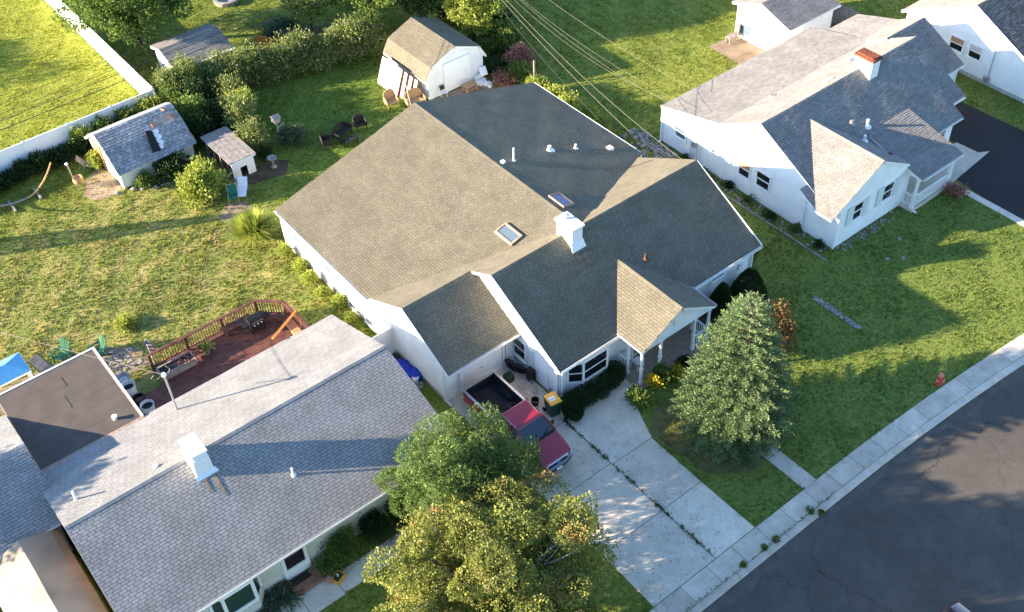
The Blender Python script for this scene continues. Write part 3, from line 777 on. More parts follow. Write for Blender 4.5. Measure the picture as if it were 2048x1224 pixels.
for x, y in ((25.72, 24.62), (26.95, 24.62), (29.2, 24.62), (30.18, 24.62), (25.72, 25.52), (30.18, 25.6)): post(H, x, y, .06, 2.27)
railing(H, (25.72, 25.55), (25.72, 26.36), .06); railing(H, (30.18, 24.65), (30.18, 25.58), .06); railing(H, (29.25, 24.62), (30.13, 24.62), .06)
dr = MB().box(27.6, 28.5, 26.28, 26.36, .08, 2.1).build('front_door', 'flat_trim', H); MB().box(27.72, 28.38, 26.26, 26.275, 1.1, 1.95).build('pane', 'glass_dark', dr)

# ------------------------------------------------------------------ eastern neighbour
E_ = thing('house', 'white clapboard house with pale grey shingles, rust-topped chimney and shuttered gable wing', 'house', (47, 31, 0), world=True)
SG = 'shingle_grey'
slope(E_, (40.25, 26.1, 2.42), (52.4, 26.1, 2.42), 0, 4.85, 2.58, SG, n_obj=300, und=.008, tl=.005)
slope(E_, (39.6, 26.1, 2.42), (40.25, 26.1, 2.42), 0, 1.2, .638, SG)
slope(E_, (52.4, 26.95, 2.872), (53.65, 26.95, 2.872), 0, 4.0, 2.128, SG)
slope(E_, (53.65, 33.85, 3.47), (40.25, 33.85, 3.47), 0, -2.9, 1.53, SG)
slope(E_, (53.65, 38.35, 2.4), (40.25, 38.35, 2.4), 0, -4.55, 1.08, SG)
slope(E_, (39.6, 30.2, 2.42), (39.6, 24.95, 2.42), 3.6, 0, 2.05, SG, clips=[(-.569, .532, -8.63)])
slope(E_, (45.9, 24.95, 2.934), (45.9, 30.2, 2.934), -2.7, 0, 1.536, SG, clips=[(.569, .532, 40.52)])
slope(E_, (45.8, 24.0, 2.42), (49.45, 24.0, 2.42), 0, 3.95, .98, SG)
slope(E_, (53.4, 29.35, 2.42), (57.1, 29.35, 2.42), 0, 3.35, 1.78, SG)
slope(E_, (57.1, 34.3, 3.35), (53.4, 34.3, 3.35), 0, -1.6, .85, SG)
slope(E_, (57.1, 37.45, 2.4), (53.4, 37.45, 2.4), 0, -3.2, .95, SG)
ridge_caps(E_, (40.25, 30.95, 5.0), (53.65, 30.95, 5.0), dF, dB, SG); ridge_caps(E_, (43.2, 24.95, 4.47), (43.2, 29.95, 4.47), (-3.6, 0, -2.05), (3.6, 0, -2.05), SG)
ridge_caps(E_, (53.7, 32.7, 4.2), (57.1, 32.7, 4.2), dF, dB, SG)
lap_wall(E_, (40.3, 38.2), (40.3, 25.05), [(0, 0), (13.15, 0), (13.15, 2.5), (11.9, 2.42), (7.25, 4.86), (4.35, 3.33), (0, 2.3)])
lap_wall(E_, (40.3, 25.05), (46.1, 25.05), [(0, 0), (5.8, 0), (5.8, 2.7), (2.9, 4.3), (0, 2.55)])
lap_wall(E_, (46.1, 25.05), (46.1, 26.45), [(0, 0), (1.4, 0), (1.4, 2.9), (0, 2.7)])
lap_wall(E_, (46.1, 26.45), (52.2, 26.45), [(0, 0), (6.1, 0), (6.1, 2.5), (0, 2.5)])
lap_wall(E_, (52.2, 26.45), (52.2, 27.3), [(0, 0), (.85, 0), (.85, 2.9), (0, 2.5)])
lap_wall(E_, (52.2, 27.3), (53.45, 27.3), [(0, 0), (1.25, 0), (1.25, 2.9), (0, 2.9)])
lap_wall(E_, (53.45, 27.3), (53.45, 38.2), [(0, 0), (10.9, 0), (10.9, 2.3), (6.55, 3.3), (3.65, 4.86), (0, 2.95)])
lap_wall(E_, (53.45, 29.65), (56.9, 29.65), [(0, 0), (3.45, 0), (3.45, 2.5), (0, 2.5)])
lap_wall(E_, (56.9, 29.65), (56.9, 37.3), [(0, 0), (7.65, 0), (7.65, 2.3), (4.65, 3.25), (3.05, 4.08), (0, 2.45)])
lap_wall(E_, (53.45, 38.2), (40.3, 38.2), [(0, 0), (13.15, 0), (13.15, 2.35), (0, 2.35)])
lap_wall(E_, (56.9, 37.3), (53.45, 37.3), [(0, 0), (3.45, 0), (3.45, 2.35), (0, 2.35)])
flat_wall(E_, (49.4, 24.1), (49.4, 27.9), [(0, 2.32), (1.95, 2.5), (3.8, 3.3), (0, 2.36)], 'white_trim', .05, 'porch_cheek')
MB().slab([(45.95, 24.08, 2.4), (45.95, 24.9, 2.6), (45.95, 24.9, 2.2), (45.95, 24.3, 2.2)], (.06, 0, 0)).build('porch_bracket', 'white_trim', E_)
gutter(E_, (39.6, 24.97, 2.42), (39.6, 27.25, 2.42), (-1, 0, 0)); gutter(E_, (45.9, 24.0, 2.42), (49.4, 24.0, 2.42), (0, -1, 0)); gutter(E_, (49.6, 26.1, 2.42), (52.35, 26.1, 2.42), (0, -1, 0)); gutter(E_, (52.45, 26.95, 2.86), (53.6, 26.95, 2.86), (0, -1, 0)); gutter(E_, (53.7, 29.35, 2.42), (57.1, 29.35, 2.42), (0, -1, 0))
for a, b in (((40.23, 26.1, 2.36), (40.23, 30.95, 4.94)), ((40.23, 30.95, 4.94), (40.23, 33.85, 3.41)), ((40.23, 33.85, 3.41), (40.23, 38.35, 2.34))):
    MB().beam(a, b, .03, .17).build('rake_board', 'white_trim', E_)
downspout(E_, (40.22, 27.2), 2.3, kick=(0, -.35)); downspout(E_, (40.25, 38.1), 2.3, kick=(-.3, 0)); downspout(E_, (45.95, 24.22), 2.3, kick=(.1, -.3)); downspout(E_, (49.2, 24.22), 2.3, kick=(0, -.3))
window(E_, (40.28, 31.62, 1.12), (0, -1, 0), .80, .92, blind='blind_tan'); window(E_, (40.28, 30.22, 1.12), (0, -1, 0), .92, .92)
window(E_, (40.28, 36.65, 1.05), (0, -1, 0), .80, .65, glass='glass_sky')
window(E_, (41.82, 25.03, 1.32), (1, 0, 0), .72, 1.02); window(E_, (44.35, 25.03, 1.32), (1, 0, 0), .80, 1.02)
for x in (41.15, 42.5, 43.63, 45.1): MB().box(x-.2, x+.2, 24.95, 25.02, 1.2, 2.42).build('shutter', 'shutter', E_)
window(E_, (51.0, 26.43, 1.1), (1, 0, 0), .9, 1.0)
ch = MB().box(48.45, 49.15, 30.15, 31.35, 4.2, 5.75).build('chimney', 'white_trim', E_)
MB().box(48.38, 49.22, 30.08, 31.42, 5.72, 5.86).build('chimney_cap', 'rust', ch); MB().box(48.5, 49.1, 30.2, 31.3, 5.86, 5.93).build('rust_lid', 'rust', ch)
box_vent(E_, (44.4, 33.6, 3.62), .35, .3, .08, 'wood_grey'); box_vent(E_, (46.6, 31.6, 4.68), .8, .25, .10); box_vent(E_, (50.2, 32.1, 4.42), .5, .2, .1, 'rust_dark'); box_vent(E_, (49.9, 32.5, 4.22), .5, .2, .06, 'metal_grey')
vent_pipe(E_, (45.38, 28.75, 3.83), .18, .1, 'wood_grey'); vent_pipe(E_, (46.16, 28.24, 3.56), .42, .09); vent_pipe(E_, (45.12, 27.57, 3.42), .36, .08); box_vent(E_, (45.35, 26.0, 3.26), .22, .22, .06, 'black_plastic')
MB().box(45.9, 49.35, 24.15, 26.42, -.05, .18).build('porch_floor', 'concrete', E_)
for x in (46.02, 49.1): post(E_, x, 24.3, .18, 2.3, .13)
railing(E_, (46.1, 24.3), (49.02, 24.3), .18, .8); railing(E_, (46.02, 24.95), (46.02, 24.36), .18, .8, n=4)
dr = MB().box(47.6, 48.5, 26.33, 26.4, .2, 2.2).build('front_door', 'shutter', E_); MB().box(47.75, 48.35, 26.31, 26.325, 1.2, 2.0).build('pane', 'glass_dark', dr)
m = MB(); m.box(40.14, 40.27, 35.35, 35.65, 1.0, 1.4); mo = m.build('electric_meter', 'metal_grey', E_)
m = MB()
for dy in (0, .25, -.3, .5): m.tube([(40.2, 35.2+dy, .1), (40.18, 35.22+dy, .9), (40.2, 35.1+dy, 2.0)], .018, 6)
m.build('meter_conduit', 'metal_grey', mo)
MB().box(40.12, 40.26, 34.05, 34.22, 1.45, 1.65).build('outdoor_lamp', 'metal_grey', E_)
m = MB(); m.box(40.0, 40.16, 24.85, 25.0, 2.25, 2.42); m.build('flood_lamp', 'white_trim', E_)

# ------------------------------------------------------------------ western neighbour
N_ = thing('house', 'low house with silver-grey slotted shingles, white box chimney and flat-roofed rear addition', 'house', (8, 31, 0), world=True)
SS = 'shingle_silver'
slope(N_, (.75, 25.7, 2.36), (15.9, 25.7, 2.36), 0, 5.5, 1.77, SS, n_obj=300, gap=.022, tl=.003, und=.002, shadow_slot=.019, lam=0)
slope(N_, (15.85, 36.1, 2.4), (.75, 36.1, 2.4), 0, -4.9, 1.73, SS)
slope(N_, (-5.5, 33.1, 2.4), (1.08, 33.1, 2.4), 0, 3.6, 1.42, SS)
slope(N_, (1.08, 40.3, 2.4), (-5.5, 40.3, 2.4), 0, -3.6, 1.42, SS)
ridge_caps(N_, (.75, 31.2, 4.13), (15.9, 31.2, 4.13), (0, -5.5, -1.77), (0, 4.9, -1.73), SS); ridge_caps(N_, (-5.5, 36.7, 3.82), (1.08, 36.7, 3.82), (0, -3.6, -1.42), (0, 3.6, -1.42), SS)
flat_wall(N_, (1.0, 26.15), (15.5, 26.15), [(0, 0), (14.5, 0), (14.5, 2.5), (0, 2.5)], 'cream_stucco')
flat_wall(N_, (15.5, 26.15), (15.5, 35.8), [(0, 0), (9.65, 0), (9.65, 2.4), (5.05, 3.95), (0, 2.4)], 'white_siding')
flat_wall(N_, (15.5, 35.8), (1.0, 35.8), [(0, 0), (14.5, 0), (14.5, 2.4), (0, 2.4)], 'white_siding')
flat_wall(N_, (1.0, 35.8), (1.0, 26.15), [(0, 0), (9.65, 0), (9.65, 2.4), (4.6, 3.95), (0, 2.35)], 'rust_dark')
flat_wall(N_, (-5.2, 33.4), (.8, 33.4), [(0, 0), (6, 0), (6, 2.4), (0, 2.4)], 'cream_siding')
flat_wall(N_, (.8, 33.4), (.8, 40.0), [(0, 0), (6.6, 0), (6.6, 2.4), (3.3, 3.65), (0, 2.4)], 'white_siding')
flat_wall(N_, (-5.2, 40.0), (-5.2, 33.4), [(0, 0), (6.6, 0), (6.6, 2.4), (3.3, 3.65), (0, 2.4)], 'white_siding')
flat_wall(N_, (.8, 40.0), (-5.2, 40.0), [(0, 0), (6, 0), (6, 2.4), (0, 2.4)], 'white_siding')
gutter(N_, (.8, 25.7, 2.36), (15.85, 25.7, 2.36), (0, -1, 0), 'metal_white', .09); gutter(N_, (-5.4, 33.1, 2.4), (.75, 33.1, 2.4), (0, -1, 0))
fl_ = MB().box(1.12, 5.9, 35.9, 41.6, 2.3, 2.47).build('flat_roof', 'flat_trim', N_)
for k in range(6):
    a = 36.15+.905*k; MB().box(1.16, 5.78, a, a+.9, 2.471, 2.478+.002*(k % 2)).build('roofing_sheet', 'flat_roof', fl_)
for b in ((5.84, 5.93, 36.1, 41.64), (1.1, 5.84, 41.55, 41.64)): MB().box(*b, 2.28, 2.51).build('edge_trim', 'white_trim', fl_)
MB().box(3.55, 3.62, 38.7, 39.6, 2.484, 2.492).build('roof_seam', 'flat_roof', fl_); MB().box(3.9, 3.95, 40.1, 40.8, 2.484, 2.492).build('roof_seam', 'flat_roof', fl_)
m = MB(); m.lathe((4.85, 36.75, 2.47), [(.1, 0), (.1, .16), (.13, .17), (.13, .2)], 10); m.build('roof_vent', 'cream_siding', fl_)
for a, b in (((1.2, 41.45), (1.2, 36)), ((5.75, 36), (5.75, 41.45)), ((5.75, 41.45), (1.2, 41.45))):
    L = math.dist(a, b); flat_wall(N_, a, b, [(0, 0), (L, 0), (L, 2.3), (0, 2.3)], 'white_siding')
m = MB(); m.add([(5.95, 30.2, 3.5), (6.75, 30.2, 3.5), (6.75, 31.4, 3.5), (5.95, 31.4, 3.5), (6.0, 30.25, 4.75), (6.7, 30.25, 4.75), (6.7, 31.35, 4.75), (6.0, 31.35, 4.75)], [(0,3,2,1),(4,5,6,7),(0,1,5,4),(1,2,6,5),(2,3,7,6),(3,0,4,7)])
m.box(6.05, 6.65, 30.3, 31.3, 4.75, 5.02); ch = m.build('chimney', 'metal_white', N_)
MB().slab([(5.98, 30.22, 5.05), (6.72, 30.22, 5.0), (6.72, 31.36, 5.1), (5.98, 31.36, 5.15)], (0, 0, .05)).build('chimney_cap', 'metal_white', ch)
MB().slab([(5.85, 30.05, 3.765), (6.85, 30.05, 3.765), (6.8, 30.22, 3.88), (5.9, 30.22, 3.88)], (0, .03, .03)).build('flashing', 'metal_white', ch)
for x0, x1, yb in ((6.1, 6.24, 29.4), (6.5, 6.66, 29.0)):
    MB().slab([(x0, yb, 2.36+.322*(yb-25.7)+.022), (x1-.05, yb, 2.36+.322*(yb-25.7)+.022), (x1, 30.04, 2.36+.322*4.34+.022), (x0-.03, 30.04, 2.36+.322*4.34+.022)], (0, 0, .004)).build('rust_stain', 'stain_pale', ch)
vent_pipe(N_, (9.25, 28.3, 3.2), .42, .05); vent_pipe(N_, (1.67, 32.6, 3.64), .55, .05); box_vent(N_, (4.87, 31.75, 3.95), .2, .2, .1)
m = MB(); m.tube([(7.2, 35.2, 2.7), (7.2, 35.2, 5.0)], .045, 10); mast = m.build('service_mast', 'metal_grey', N_)
m = MB(); m.lathe((7.2, 35.2, 4.95), [(.05, 0), (.10, .03), (.11, .12), (.06, .2)], 10); m.build('weatherhead', 'metal_white', mast)
m = MB(); m.tube([(7.2, 35.2, 5.05), (7.4, 35.25, 4.95), (7.55, 35.3, 5.1), (7.42, 35.4, 5.3)], .02, 6); m.tube([(7.2, 35.25, 5.05), (7.0, 35.6, 4.6), (6.9, 35.9, 4.3), (6.75, 35.8, 4.6), (6.85, 35.5, 5.0)], .014, 6); m.build('drip_loop', 'cable_pale', mast)
# entrance door, bay window, doorstep
f = MB(); f.box(7.0, 7.15, 26.03, 26.14, .1, 2.2); f.box(8.03, 8.18, 26.03, 26.14, .1, 2.2); f.box(7.15, 8.03, 26.03, 26.14, 2.05, 2.2); f.box(7.15, 8.03, 26.04, 26.13, .1, .75)
do = f.build('storm_door', 'white_trim', N_); MB().box(7.15, 8.03, 26.08, 26.1, .75, 2.05).build('pane', 'glass_dark', do)
st_ = MB().box(6.95, 8.3, 25.18, 26.02, -.05, .12).build('doorstep', 'terracotta', N_)
for i in range(9):
    for j in range(4):
        MB().box(6.97+.147*i, 6.97+.147*i+.138, 25.2+.205*j, 25.2+.205*j+.196, .1, .135+random.uniform(-.004, .004)).build('brick', 'brick_red' if random.random() < .4 else 'terracotta', st_)
by = MB(); F = [(3.75, 26.1), (4.2, 25.6), (5.6, 25.6), (6.0, 26.1)]
by.prism(F, .75, .95); by.prism(F, 2.12, 2.28)
for x, y in ((3.82, 26.05), (4.25, 25.66), (5.55, 25.66), (5.93, 26.05)): by.box(x-.07, x+.07, y-.06, y+.06, .95, 2.12)
byo = by.build('bay_window', 'white_trim', N_); MB().prism(F, 0, .73).build('bay_base', 'cream_stucco', byo)
for (x0, y0), (x1, y1) in (((3.83, 26.02), (4.2, 25.66)), ((4.25, 25.64), (5.55, 25.64)), ((5.6, 25.66), (5.92, 26.02))):
    MB().slab([(x0, y0, .95), (x1, y1, .95), (x1, y1, 2.12), (x0, y0, 2.12)], (0, .02, 0)).build('pane', 'glass_green', byo)

# ------------------------------------------------------------------ far eastern house
W_ = thing('house', 'white house with charcoal shingles seen beyond the black asphalt driveway', 'house', (66, 31, 0), world=True)
SD = 'shingle_dark'
slope(W_, (59.45, 25.9, 2.5), (73, 25.9, 2.5), 0, 4.9, 2.4, SD)
slope(W_, (73, 35.75, 2.5), (59.45, 35.75, 2.5), 0, -4.95, 2.4, 'shingle_grey')  # same roof in paler shingles: the rear slope's sunlit tone put into the colour
lap_wall(W_, (59.8, 35.5), (59.8, 26.2), [(0, 0), (9.3, 0), (9.3, 2.55), (4.7, 4.75), (0, 2.5)])
lap_wall(W_, (59.8, 26.2), (72.7, 26.2), [(0, 0), (12.9, 0), (12.9, 2.5), (0, 2.5)])
lap_wall(W_, (72.7, 35.5), (59.8, 35.5), [(0, 0), (12.9, 0), (12.9, 2.5), (0, 2.5)])
lap_wall(W_, (72.7, 26.2), (72.7, 35.5), [(0, 0), (9.3, 0), (9.3, 2.5), (4.6, 4.75), (0, 2.5)])
MB().box(59.72, 59.83, 26.1, 35.6, 0, .25).build('foundation', 'concrete_block', W_)
window(W_, (59.78, 31.57, 1.38), (0, -1, 0), .95, .82, blind='blind_tan'); window(W_, (59.78, 30.2, 1.38), (0, -1, 0), .88, .85, blind='curtain')
for a, b in (((59.43, 25.9, 2.44), (59.43, 30.8, 4.84)), ((59.43, 30.8, 4.84), (59.43, 35.75, 2.44))): MB().beam(a, b, .03, .17).build('rake_board', 'white_trim', W_)
m = MB(); m.tube([(59.7, 28.9, .4), (59.7, 28.9, 3.6)], .03, 6); m.box(59.6, 59.76, 28.75, 29.15, .25, .6); m.tube([(59.7, 28.8, .3), (59.5, 28.6, .15), (59.55, 29.2, .2), (59.7, 29.1, .4)], .025, 6); m.build('meter_conduit', 'metal_grey', W_)
downspout(W_, (59.9, 26.12), 2.4)

for r_, x, y, h in ((H, 17.93, 44.8, 2.3), (H, 17.93, 29.77, 2.3), (H, 35.03, 26.37, 2.4), (E_, 40.27, 25.02, 2.4), (E_, 40.27, 38.23, 2.25), (E_, 46.12, 25.02, 2.6), (E_, 56.93, 29.62, 2.4), (W_, 59.77, 26.17, 2.4)):
    MB().box(x-.06, x+.06, y-.06, y+.06, .02, h).build('corner_board', 'white_trim', r_)
# ------------------------------------------------------------------ sheds
def gable_shed(root, x0, x1, y0, y1, ridge_y, zf, zr_, zb, yf, yb, mat, smat, ov=.18):
    slope(root, (x0-ov, yf, zf), (x1+ov, yf, zf), 0, ridge_y-yf, zr_-zf, mat)
    slope(root, (x1+ov, yb, zb), (x0-ov, yb, zb), 0, ridge_y-yb, zr_-zb, mat)
    lap_wall(root, (x0, y1), (x0, y0), [(0, 0), (y1-y0, 0), (y1-y0, zf+.0), (y1-ridge_y, zr_-.14), (0, zb)], smat)
    lap_wall(root, (x1, y0), (x1, y1), [(0, 0), (y1-y0, 0), (y1-y0, zb), (ridge_y-y0, zr_-.14), (0, zf)], smat)
    lap_wall(root, (x0, y0), (x1, y0), [(0, 0), (x1-x0, 0), (x1-x0, zf), (0, zf)], smat)
    lap_wall(root, (x1, y1), (x0, y1), [(0, 0), (x1-x0, 0), (x1-x0, zb), (0, zb)], smat)
S3 = thing('shed', 'large white shed with grey roof beside the brick patio', 'shed', (54.7, 42, 0), world=True)
gable_shed(S3, 52.55, 57.0, 39.3, 43.7, 41.55, 2.42, 3.3, 2.42, 39.0, 44.0, 'shingle_grey', 'white_siding', .3)
gutter(S3, (52.3, 39.0, 2.42), (57.25, 39.0, 2.42), (0, -1, 0))
window(S3, (52.53, 42.75, .35), (0, -1, 0), 1.0, .75, glass='glass_sky', sash=False)
downspout(S3, (52.5, 41.9), 2.3, kick=(-.1, 0), d=.05)
MB().box(52.42, 52.52, 39.9, 40.1, 2.2, 2.35).build('outdoor_lamp', 'metal_grey', S3)

BN = thing('barn_shed', 'white gambrel barn shed with tan roof and one wide plain door', 'shed', (34.35, 53.4, 0), world=True)
cx = 34.35
for sgn in (-1, 1):
    e0, e1 = ((51.0, 55.8) if sgn > 0 else (55.8, 51.0))
    slope(BN, (cx+sgn*2.45, e0, 1.5), (cx+sgn*2.45, e1, 1.5), -sgn*.5, 0, .85, ST, und=.003)
    slope(BN, (cx+sgn*1.95, e0, 2.35), (cx+sgn*1.95, e1, 2.35), -sgn*1.95, 0, .78, ST, und=.003)
    MB().beam((cx+sgn*2.42, 51.02, 1.44), (cx+sgn*2.42, 55.78, 1.44), .05, .16).build('fascia', 'white_trim', BN)
G_ = [(0, 0), (4.4, 0), (4.4, 1.45), (4.55, 1.5), (4.08, 2.25), (2.2, 3.02), (.32, 2.25), (-.15, 1.5), (0, 1.45)]
flat_wall(BN, (cx-2.2, 51.1), (cx+2.2, 51.1), G_, 'white_siding', .06); flat_wall(BN, (cx+2.2, 55.7), (cx-2.2, 55.7), G_, 'white_siding', .06)
flat_wall(BN, (cx-2.2, 55.65), (cx-2.2, 51.15), [(0, 0), (4.5, 0), (4.5, 1.6), (0, 1.6)], 'white_siding', .06); flat_wall(BN, (cx+2.2, 51.15), (cx+2.2, 55.65), [(0, 0), (4.5, 0), (4.5, 1.6), (0, 1.6)], 'white_siding', .06)
bd = MB().box(33.55, 35.25, 51.02, 51.06, .06, 2.0).build('barn_door', 'white_trim', BN)
m = MB(); m.lathe((35.1, 51.0, 1.05), [(.035, 0), (.035, .05)], 8); m.build('door_knob', 'metal_grey', bd)
for b in ((33.38, 33.55, 0, 2.15), (35.25, 35.42, 0, 2.15), (33.55, 35.25, 2.0, 2.15)): MB().box(b[0], b[1], 50.99, 51.08, b[2], b[3]).build('door_trim', 'white_trim', BN)

LS = thing('gambrel_shed', 'small cream gambrel shed with patchy slotted shingles by the white fence', 'shed', (15.45, 57.8, 0), world=True)
GS = 'shingle_shed'
slope(LS, (12.95, 55.25, 1.25), (17.95, 55.25, 1.25), 0, 1.4, .97, GS, gap=.03, tl=.016, cw=.36, ce=.19); slope(LS, (12.95, 56.65, 2.22), (17.95, 56.65, 2.22), 0, 1.15, .55, GS, gap=.03, tl=.016, cw=.36, ce=.19)
slope(LS, (17.95, 60.35, 1.25), (12.95, 60.35, 1.25), 0, -1.4, .97, GS, cw=.36, ce=.19); slope(LS, (17.95, 58.95, 2.22), (12.95, 58.95, 2.22), 0, -1.15, .55, GS, cw=.36, ce=.19)
G2 = [(0, 0), (4.3, 0), (4.3, 1.3), (4.1, 1.35), (3.25, 2.1), (2.15, 2.65), (1.05, 2.1), (.2, 1.35), (0, 1.3)]
flat_wall(LS, (13.1, 59.95), (13.1, 55.65), G2, 'cream_siding', .05); flat_wall(LS, (17.8, 55.65), (17.8, 59.95), G2, 'cream_siding', .05)
m = MB()
for k in range(24): m.box(13.12+.195*k, 13.12+.195*k+.165, 55.62, 55.66, .03, 1.42); m.box(13.12+.195*k+.165, 13.12+.195*(k+1), 55.635, 55.66, .03, 1.42)
m.build('corrugated_wall', 'cream_siding', LS); flat_wall(LS, (17.8, 59.95), (13.1, 59.95), [(0, 0), (4.7, 0), (4.7, 1.4), (0, 1.4)], 'cream_siding', .05)
MB().box(13.03, 13.06, 58.0, 59.2, .05, 1.8).build('shed_door', 'wood_raw', LS)
MB().slab([(16.55, 56.72, 2.27), (17.75, 56.72, 2.27), (17.7, 57.3, 2.55), (16.6, 57.25, 2.53)], (0, 0, .025)).build('bare_patch', 'wood_grey', LS)
MB().slab([(16.75, 56.67, 2.275), (17.5, 56.67, 2.275), (17.5, 56.85, 2.37), (16.8, 56.85, 2.37)], (0, 0, .02)).build('bare_patch', 'plywood', LS)

TS = thing('shed', 'white shed with pale grey roof behind the flowering hedge', 'shed', (22.4, 64.4, 0), world=True)
gable_shed(TS, 20.45, 24.3, 62.7, 65.8, 64.5, 1.85, 2.5, 2.05, 62.35, 66.05, 'shingle_grey', 'white_siding', .2)
window(TS, (23.4, 62.68, .75), (1, 0, 0), .7, .6, glass='glass_dark'); MB().box(21.2, 21.7, 62.64, 62.69, .1, 1.5).build('shed_door', 'rust', TS)
MB().box(20.3, 24.5, 62.24, 62.36, 1.78, 1.9).build('gutter', 'metal_white', TS)

CP = thing('chicken_coop', 'little white coop with weathered board roof and dark square doorway', 'coop', (19.2, 53.6, 0), world=True)
f = MB(); f.box(18.5, 19.0, 51.92, 51.98, 0, 1.25); f.box(19.45, 19.95, 51.92, 51.98, 0, 1.25); f.box(19.0, 19.45, 51.92, 51.98, .72, 1.25); f.build('front_wall', 'white_siding', CP)
MB().box(19.89, 19.95, 51.98, 55.4, 0, 1.15).build('side_wall', 'white_siding', CP); MB().box(18.5, 19.95, 55.4, 55.46, 0, 1.1).build('rear_wall', 'wood_grey', CP)
MB().box(18.5, 19.9, 51.98, 55.4, .0, .05).build('coop_floor', 'soil', CP); MB().box(18.6, 19.88, 52.35, 52.4, .05, 1.15).build('doorway_shade', 'black_plastic', CP)  # black panel added behind the doorway to stand in for the shade inside
for y in (52.6, 53.5, 54.4, 55.3): MB().box(18.5, 18.57, y-.04, y+.04, 0, 1.2).build('stud', 'wood_grey', CP)
MB().box(18.5, 18.56, 51.98, 55.4, 1.08, 1.18).build('stud', 'wood_grey', CP)
for k in range(10):
    x = 18.35+.178*k; MB().slab([(x, 51.8, 1.30), (x+.168, 51.8, 1.30), (x+.168, 55.6, 1.22), (x, 55.6, 1.22)], (0, 0, .03+.008*(k % 2))).build('roof_board', 'wood_grey', CP)
MB().box(18.42, 20.08, 51.78, 51.83, 1.2, 1.3).build('fascia', 'white_trim', CP)
# ------------------------------------------------------------------ fences
def vinyl(root, p, q, h=1.8, n=10):
    p = Vector((*p, 0)); q = Vector((*q, 0)); d = (q-p)/n
    for i in range(n+1):
        c = p+d*i; m = MB(); m.box(c.x-.065, c.x+.065, c.y-.065, c.y+.065, 0, h+.06); m.add([(c.x-.08, c.y-.08, h+.06), (c.x+.08, c.y-.08, h+.06), (c.x+.08, c.y+.08, h+.06), (c.x-.08, c.y+.08, h+.06), (c.x, c.y, h+.13)], [(0, 1, 4), (1, 2, 4), (2, 3, 4), (3, 0, 4), (0, 3, 2, 1)])
        m.build('fence_post', 'white_trim', root)
        if i < n:
            a = c+d*.025; b = c+d*.975; m = MB(); up = Vector((0, 0, 1))
            m.beam(a+up*(h/2+.03), b+up*(h/2+.03), .04, h-.1); m.beam(a+up*h, b+up*h, .055, .10); m.beam(a+up*.09, b+up*.09, .055, .12)
            m.build('fence_panel', 'white_trim', root)
VF = thing('vinyl_fence', 'white vinyl privacy fence along the back of the gambrel shed yard', 'fence', (8, 61.45, 0), world=True)
vinyl(VF, (-9.9, 61.45), (18.1, 61.45), n=10)
VF2 = thing('vinyl_fence', 'white vinyl privacy fence running away beside the big shade tree', 'fence', (18.25, 74, 0), world=True)
vinyl(VF2, (18.25, 61.7), (18.25, 92.5), n=11)
VF3 = thing('vinyl_fence', 'short white vinyl fence panel closing the gap between two houses', 'fence', (17.0, 34.0, 0), world=True)
vinyl(VF3, (15.75, 34.0), (17.8, 34.0), n=1)
m = MB()
WF = thing('wire_fence', 'rusty wire fence with thin posts between the middle and eastern back yards', 'fence', (38.0, 42, 0), world=True)
for k in range(8):
    y = 35.2+1.9*k; MB().box(37.97, 38.03, y-.03, y+.03, 0, 1.15).build('fence_post', 'wood_grey', WF)
for z in (.25, .5, .75, 1.0, 1.13):
    m = MB(); m.tube([(38, 35.2, z), (38, 48.5, z)], .008, 4); m.build('fence_wire', 'rust_dark', WF)
MB().beam((38.3, 37.5, 1.2), (38.3, 33.0, 1.2), .06, .1).build('top_rail', 'wood_grey', WF)
WF2 = thing('board_fence', 'dark weathered board fence behind the large white shed', 'fence', (58.6, 41, 0), world=True)
for k in range(24): MB().box(58.58, 58.61, 38.2+.2*k, 38.2+.2*k+.185, 0, 1.6+random.uniform(-.02, .02)).build('board', 'wood_grey', WF2)
WF3 = thing('picket_fence', 'grey picket fence behind the flowering hedge', 'fence', (30, 63.2, 0), world=True)
for k in range(26):
    x = 28.0+.18*k; y = 63.5-.13*k*.18*4; MB().box(x, x+.13, y-.015, y+.015, 0, 1.25+random.uniform(-.03, .03)).build('picket', 'wood_grey', WF3)
one('orange_board', MB().slab([(26.6, 63.6, .05), (27.6, 62.4, .05), (27.6, 62.4, 1.2), (26.6, 63.6, 1.45)], (.05, .04, 0)), 'wood_orange', 'bright orange timber board standing up behind the flowering hedge', 'board')
pp = MB(); pp.tube([(38.2, 47.8, 0), (38.2, 47.8, 1.95)], .07, 8)
one('wooden_post', pp, 'wood_grey', 'weathered round post at the rear corner of the tan roof', 'post')

# ------------------------------------------------------------------ deck
DK = thing('wooden_deck', 'red-brown timber deck with railing and benches behind the western neighbour', 'deck', (11.5, 38.4, 0), world=True)
def dx_at(y): return 13.9+(40.75-y) if y > 39.7 else 15.0
y = 36.15; me0 = None
while y < 40.7:
    x1 = min(15.0, dx_at(y+.07)); MB().box(6.4 if y < 39.3 else 7.95, x1, y, y+.132, .26, .30+random.uniform(-.002, .002)).build('deck_board', 'wood_red', DK); y += .142
MB().box(6.45, 14.9, 36.2, 36.35, 0, .26).build('deck_joist', 'wood_red', DK); MB().box(8, 13.8, 40.5, 40.62, 0, .26).build('deck_joist', 'wood_red', DK); MB().box(6.5, 6.6, 36.3, 39.3, 0, .26).build('deck_joist', 'wood_red', DK)
MB().box(14.75, 14.88, 36.3, 39.6, 0, .26).build('deck_joist', 'wood_red', DK)
rp = [(7.95, 40.72), (9.9, 40.72), (11.9, 40.72), (13.85, 40.72), (14.95, 39.7), (14.98, 38.0), (14.98, 36.2)]
for x, y in rp: MB().box(x-.05, x+.05, y-.05, y+.05, .0, 1.24).build('rail_post', 'wood_red', DK)
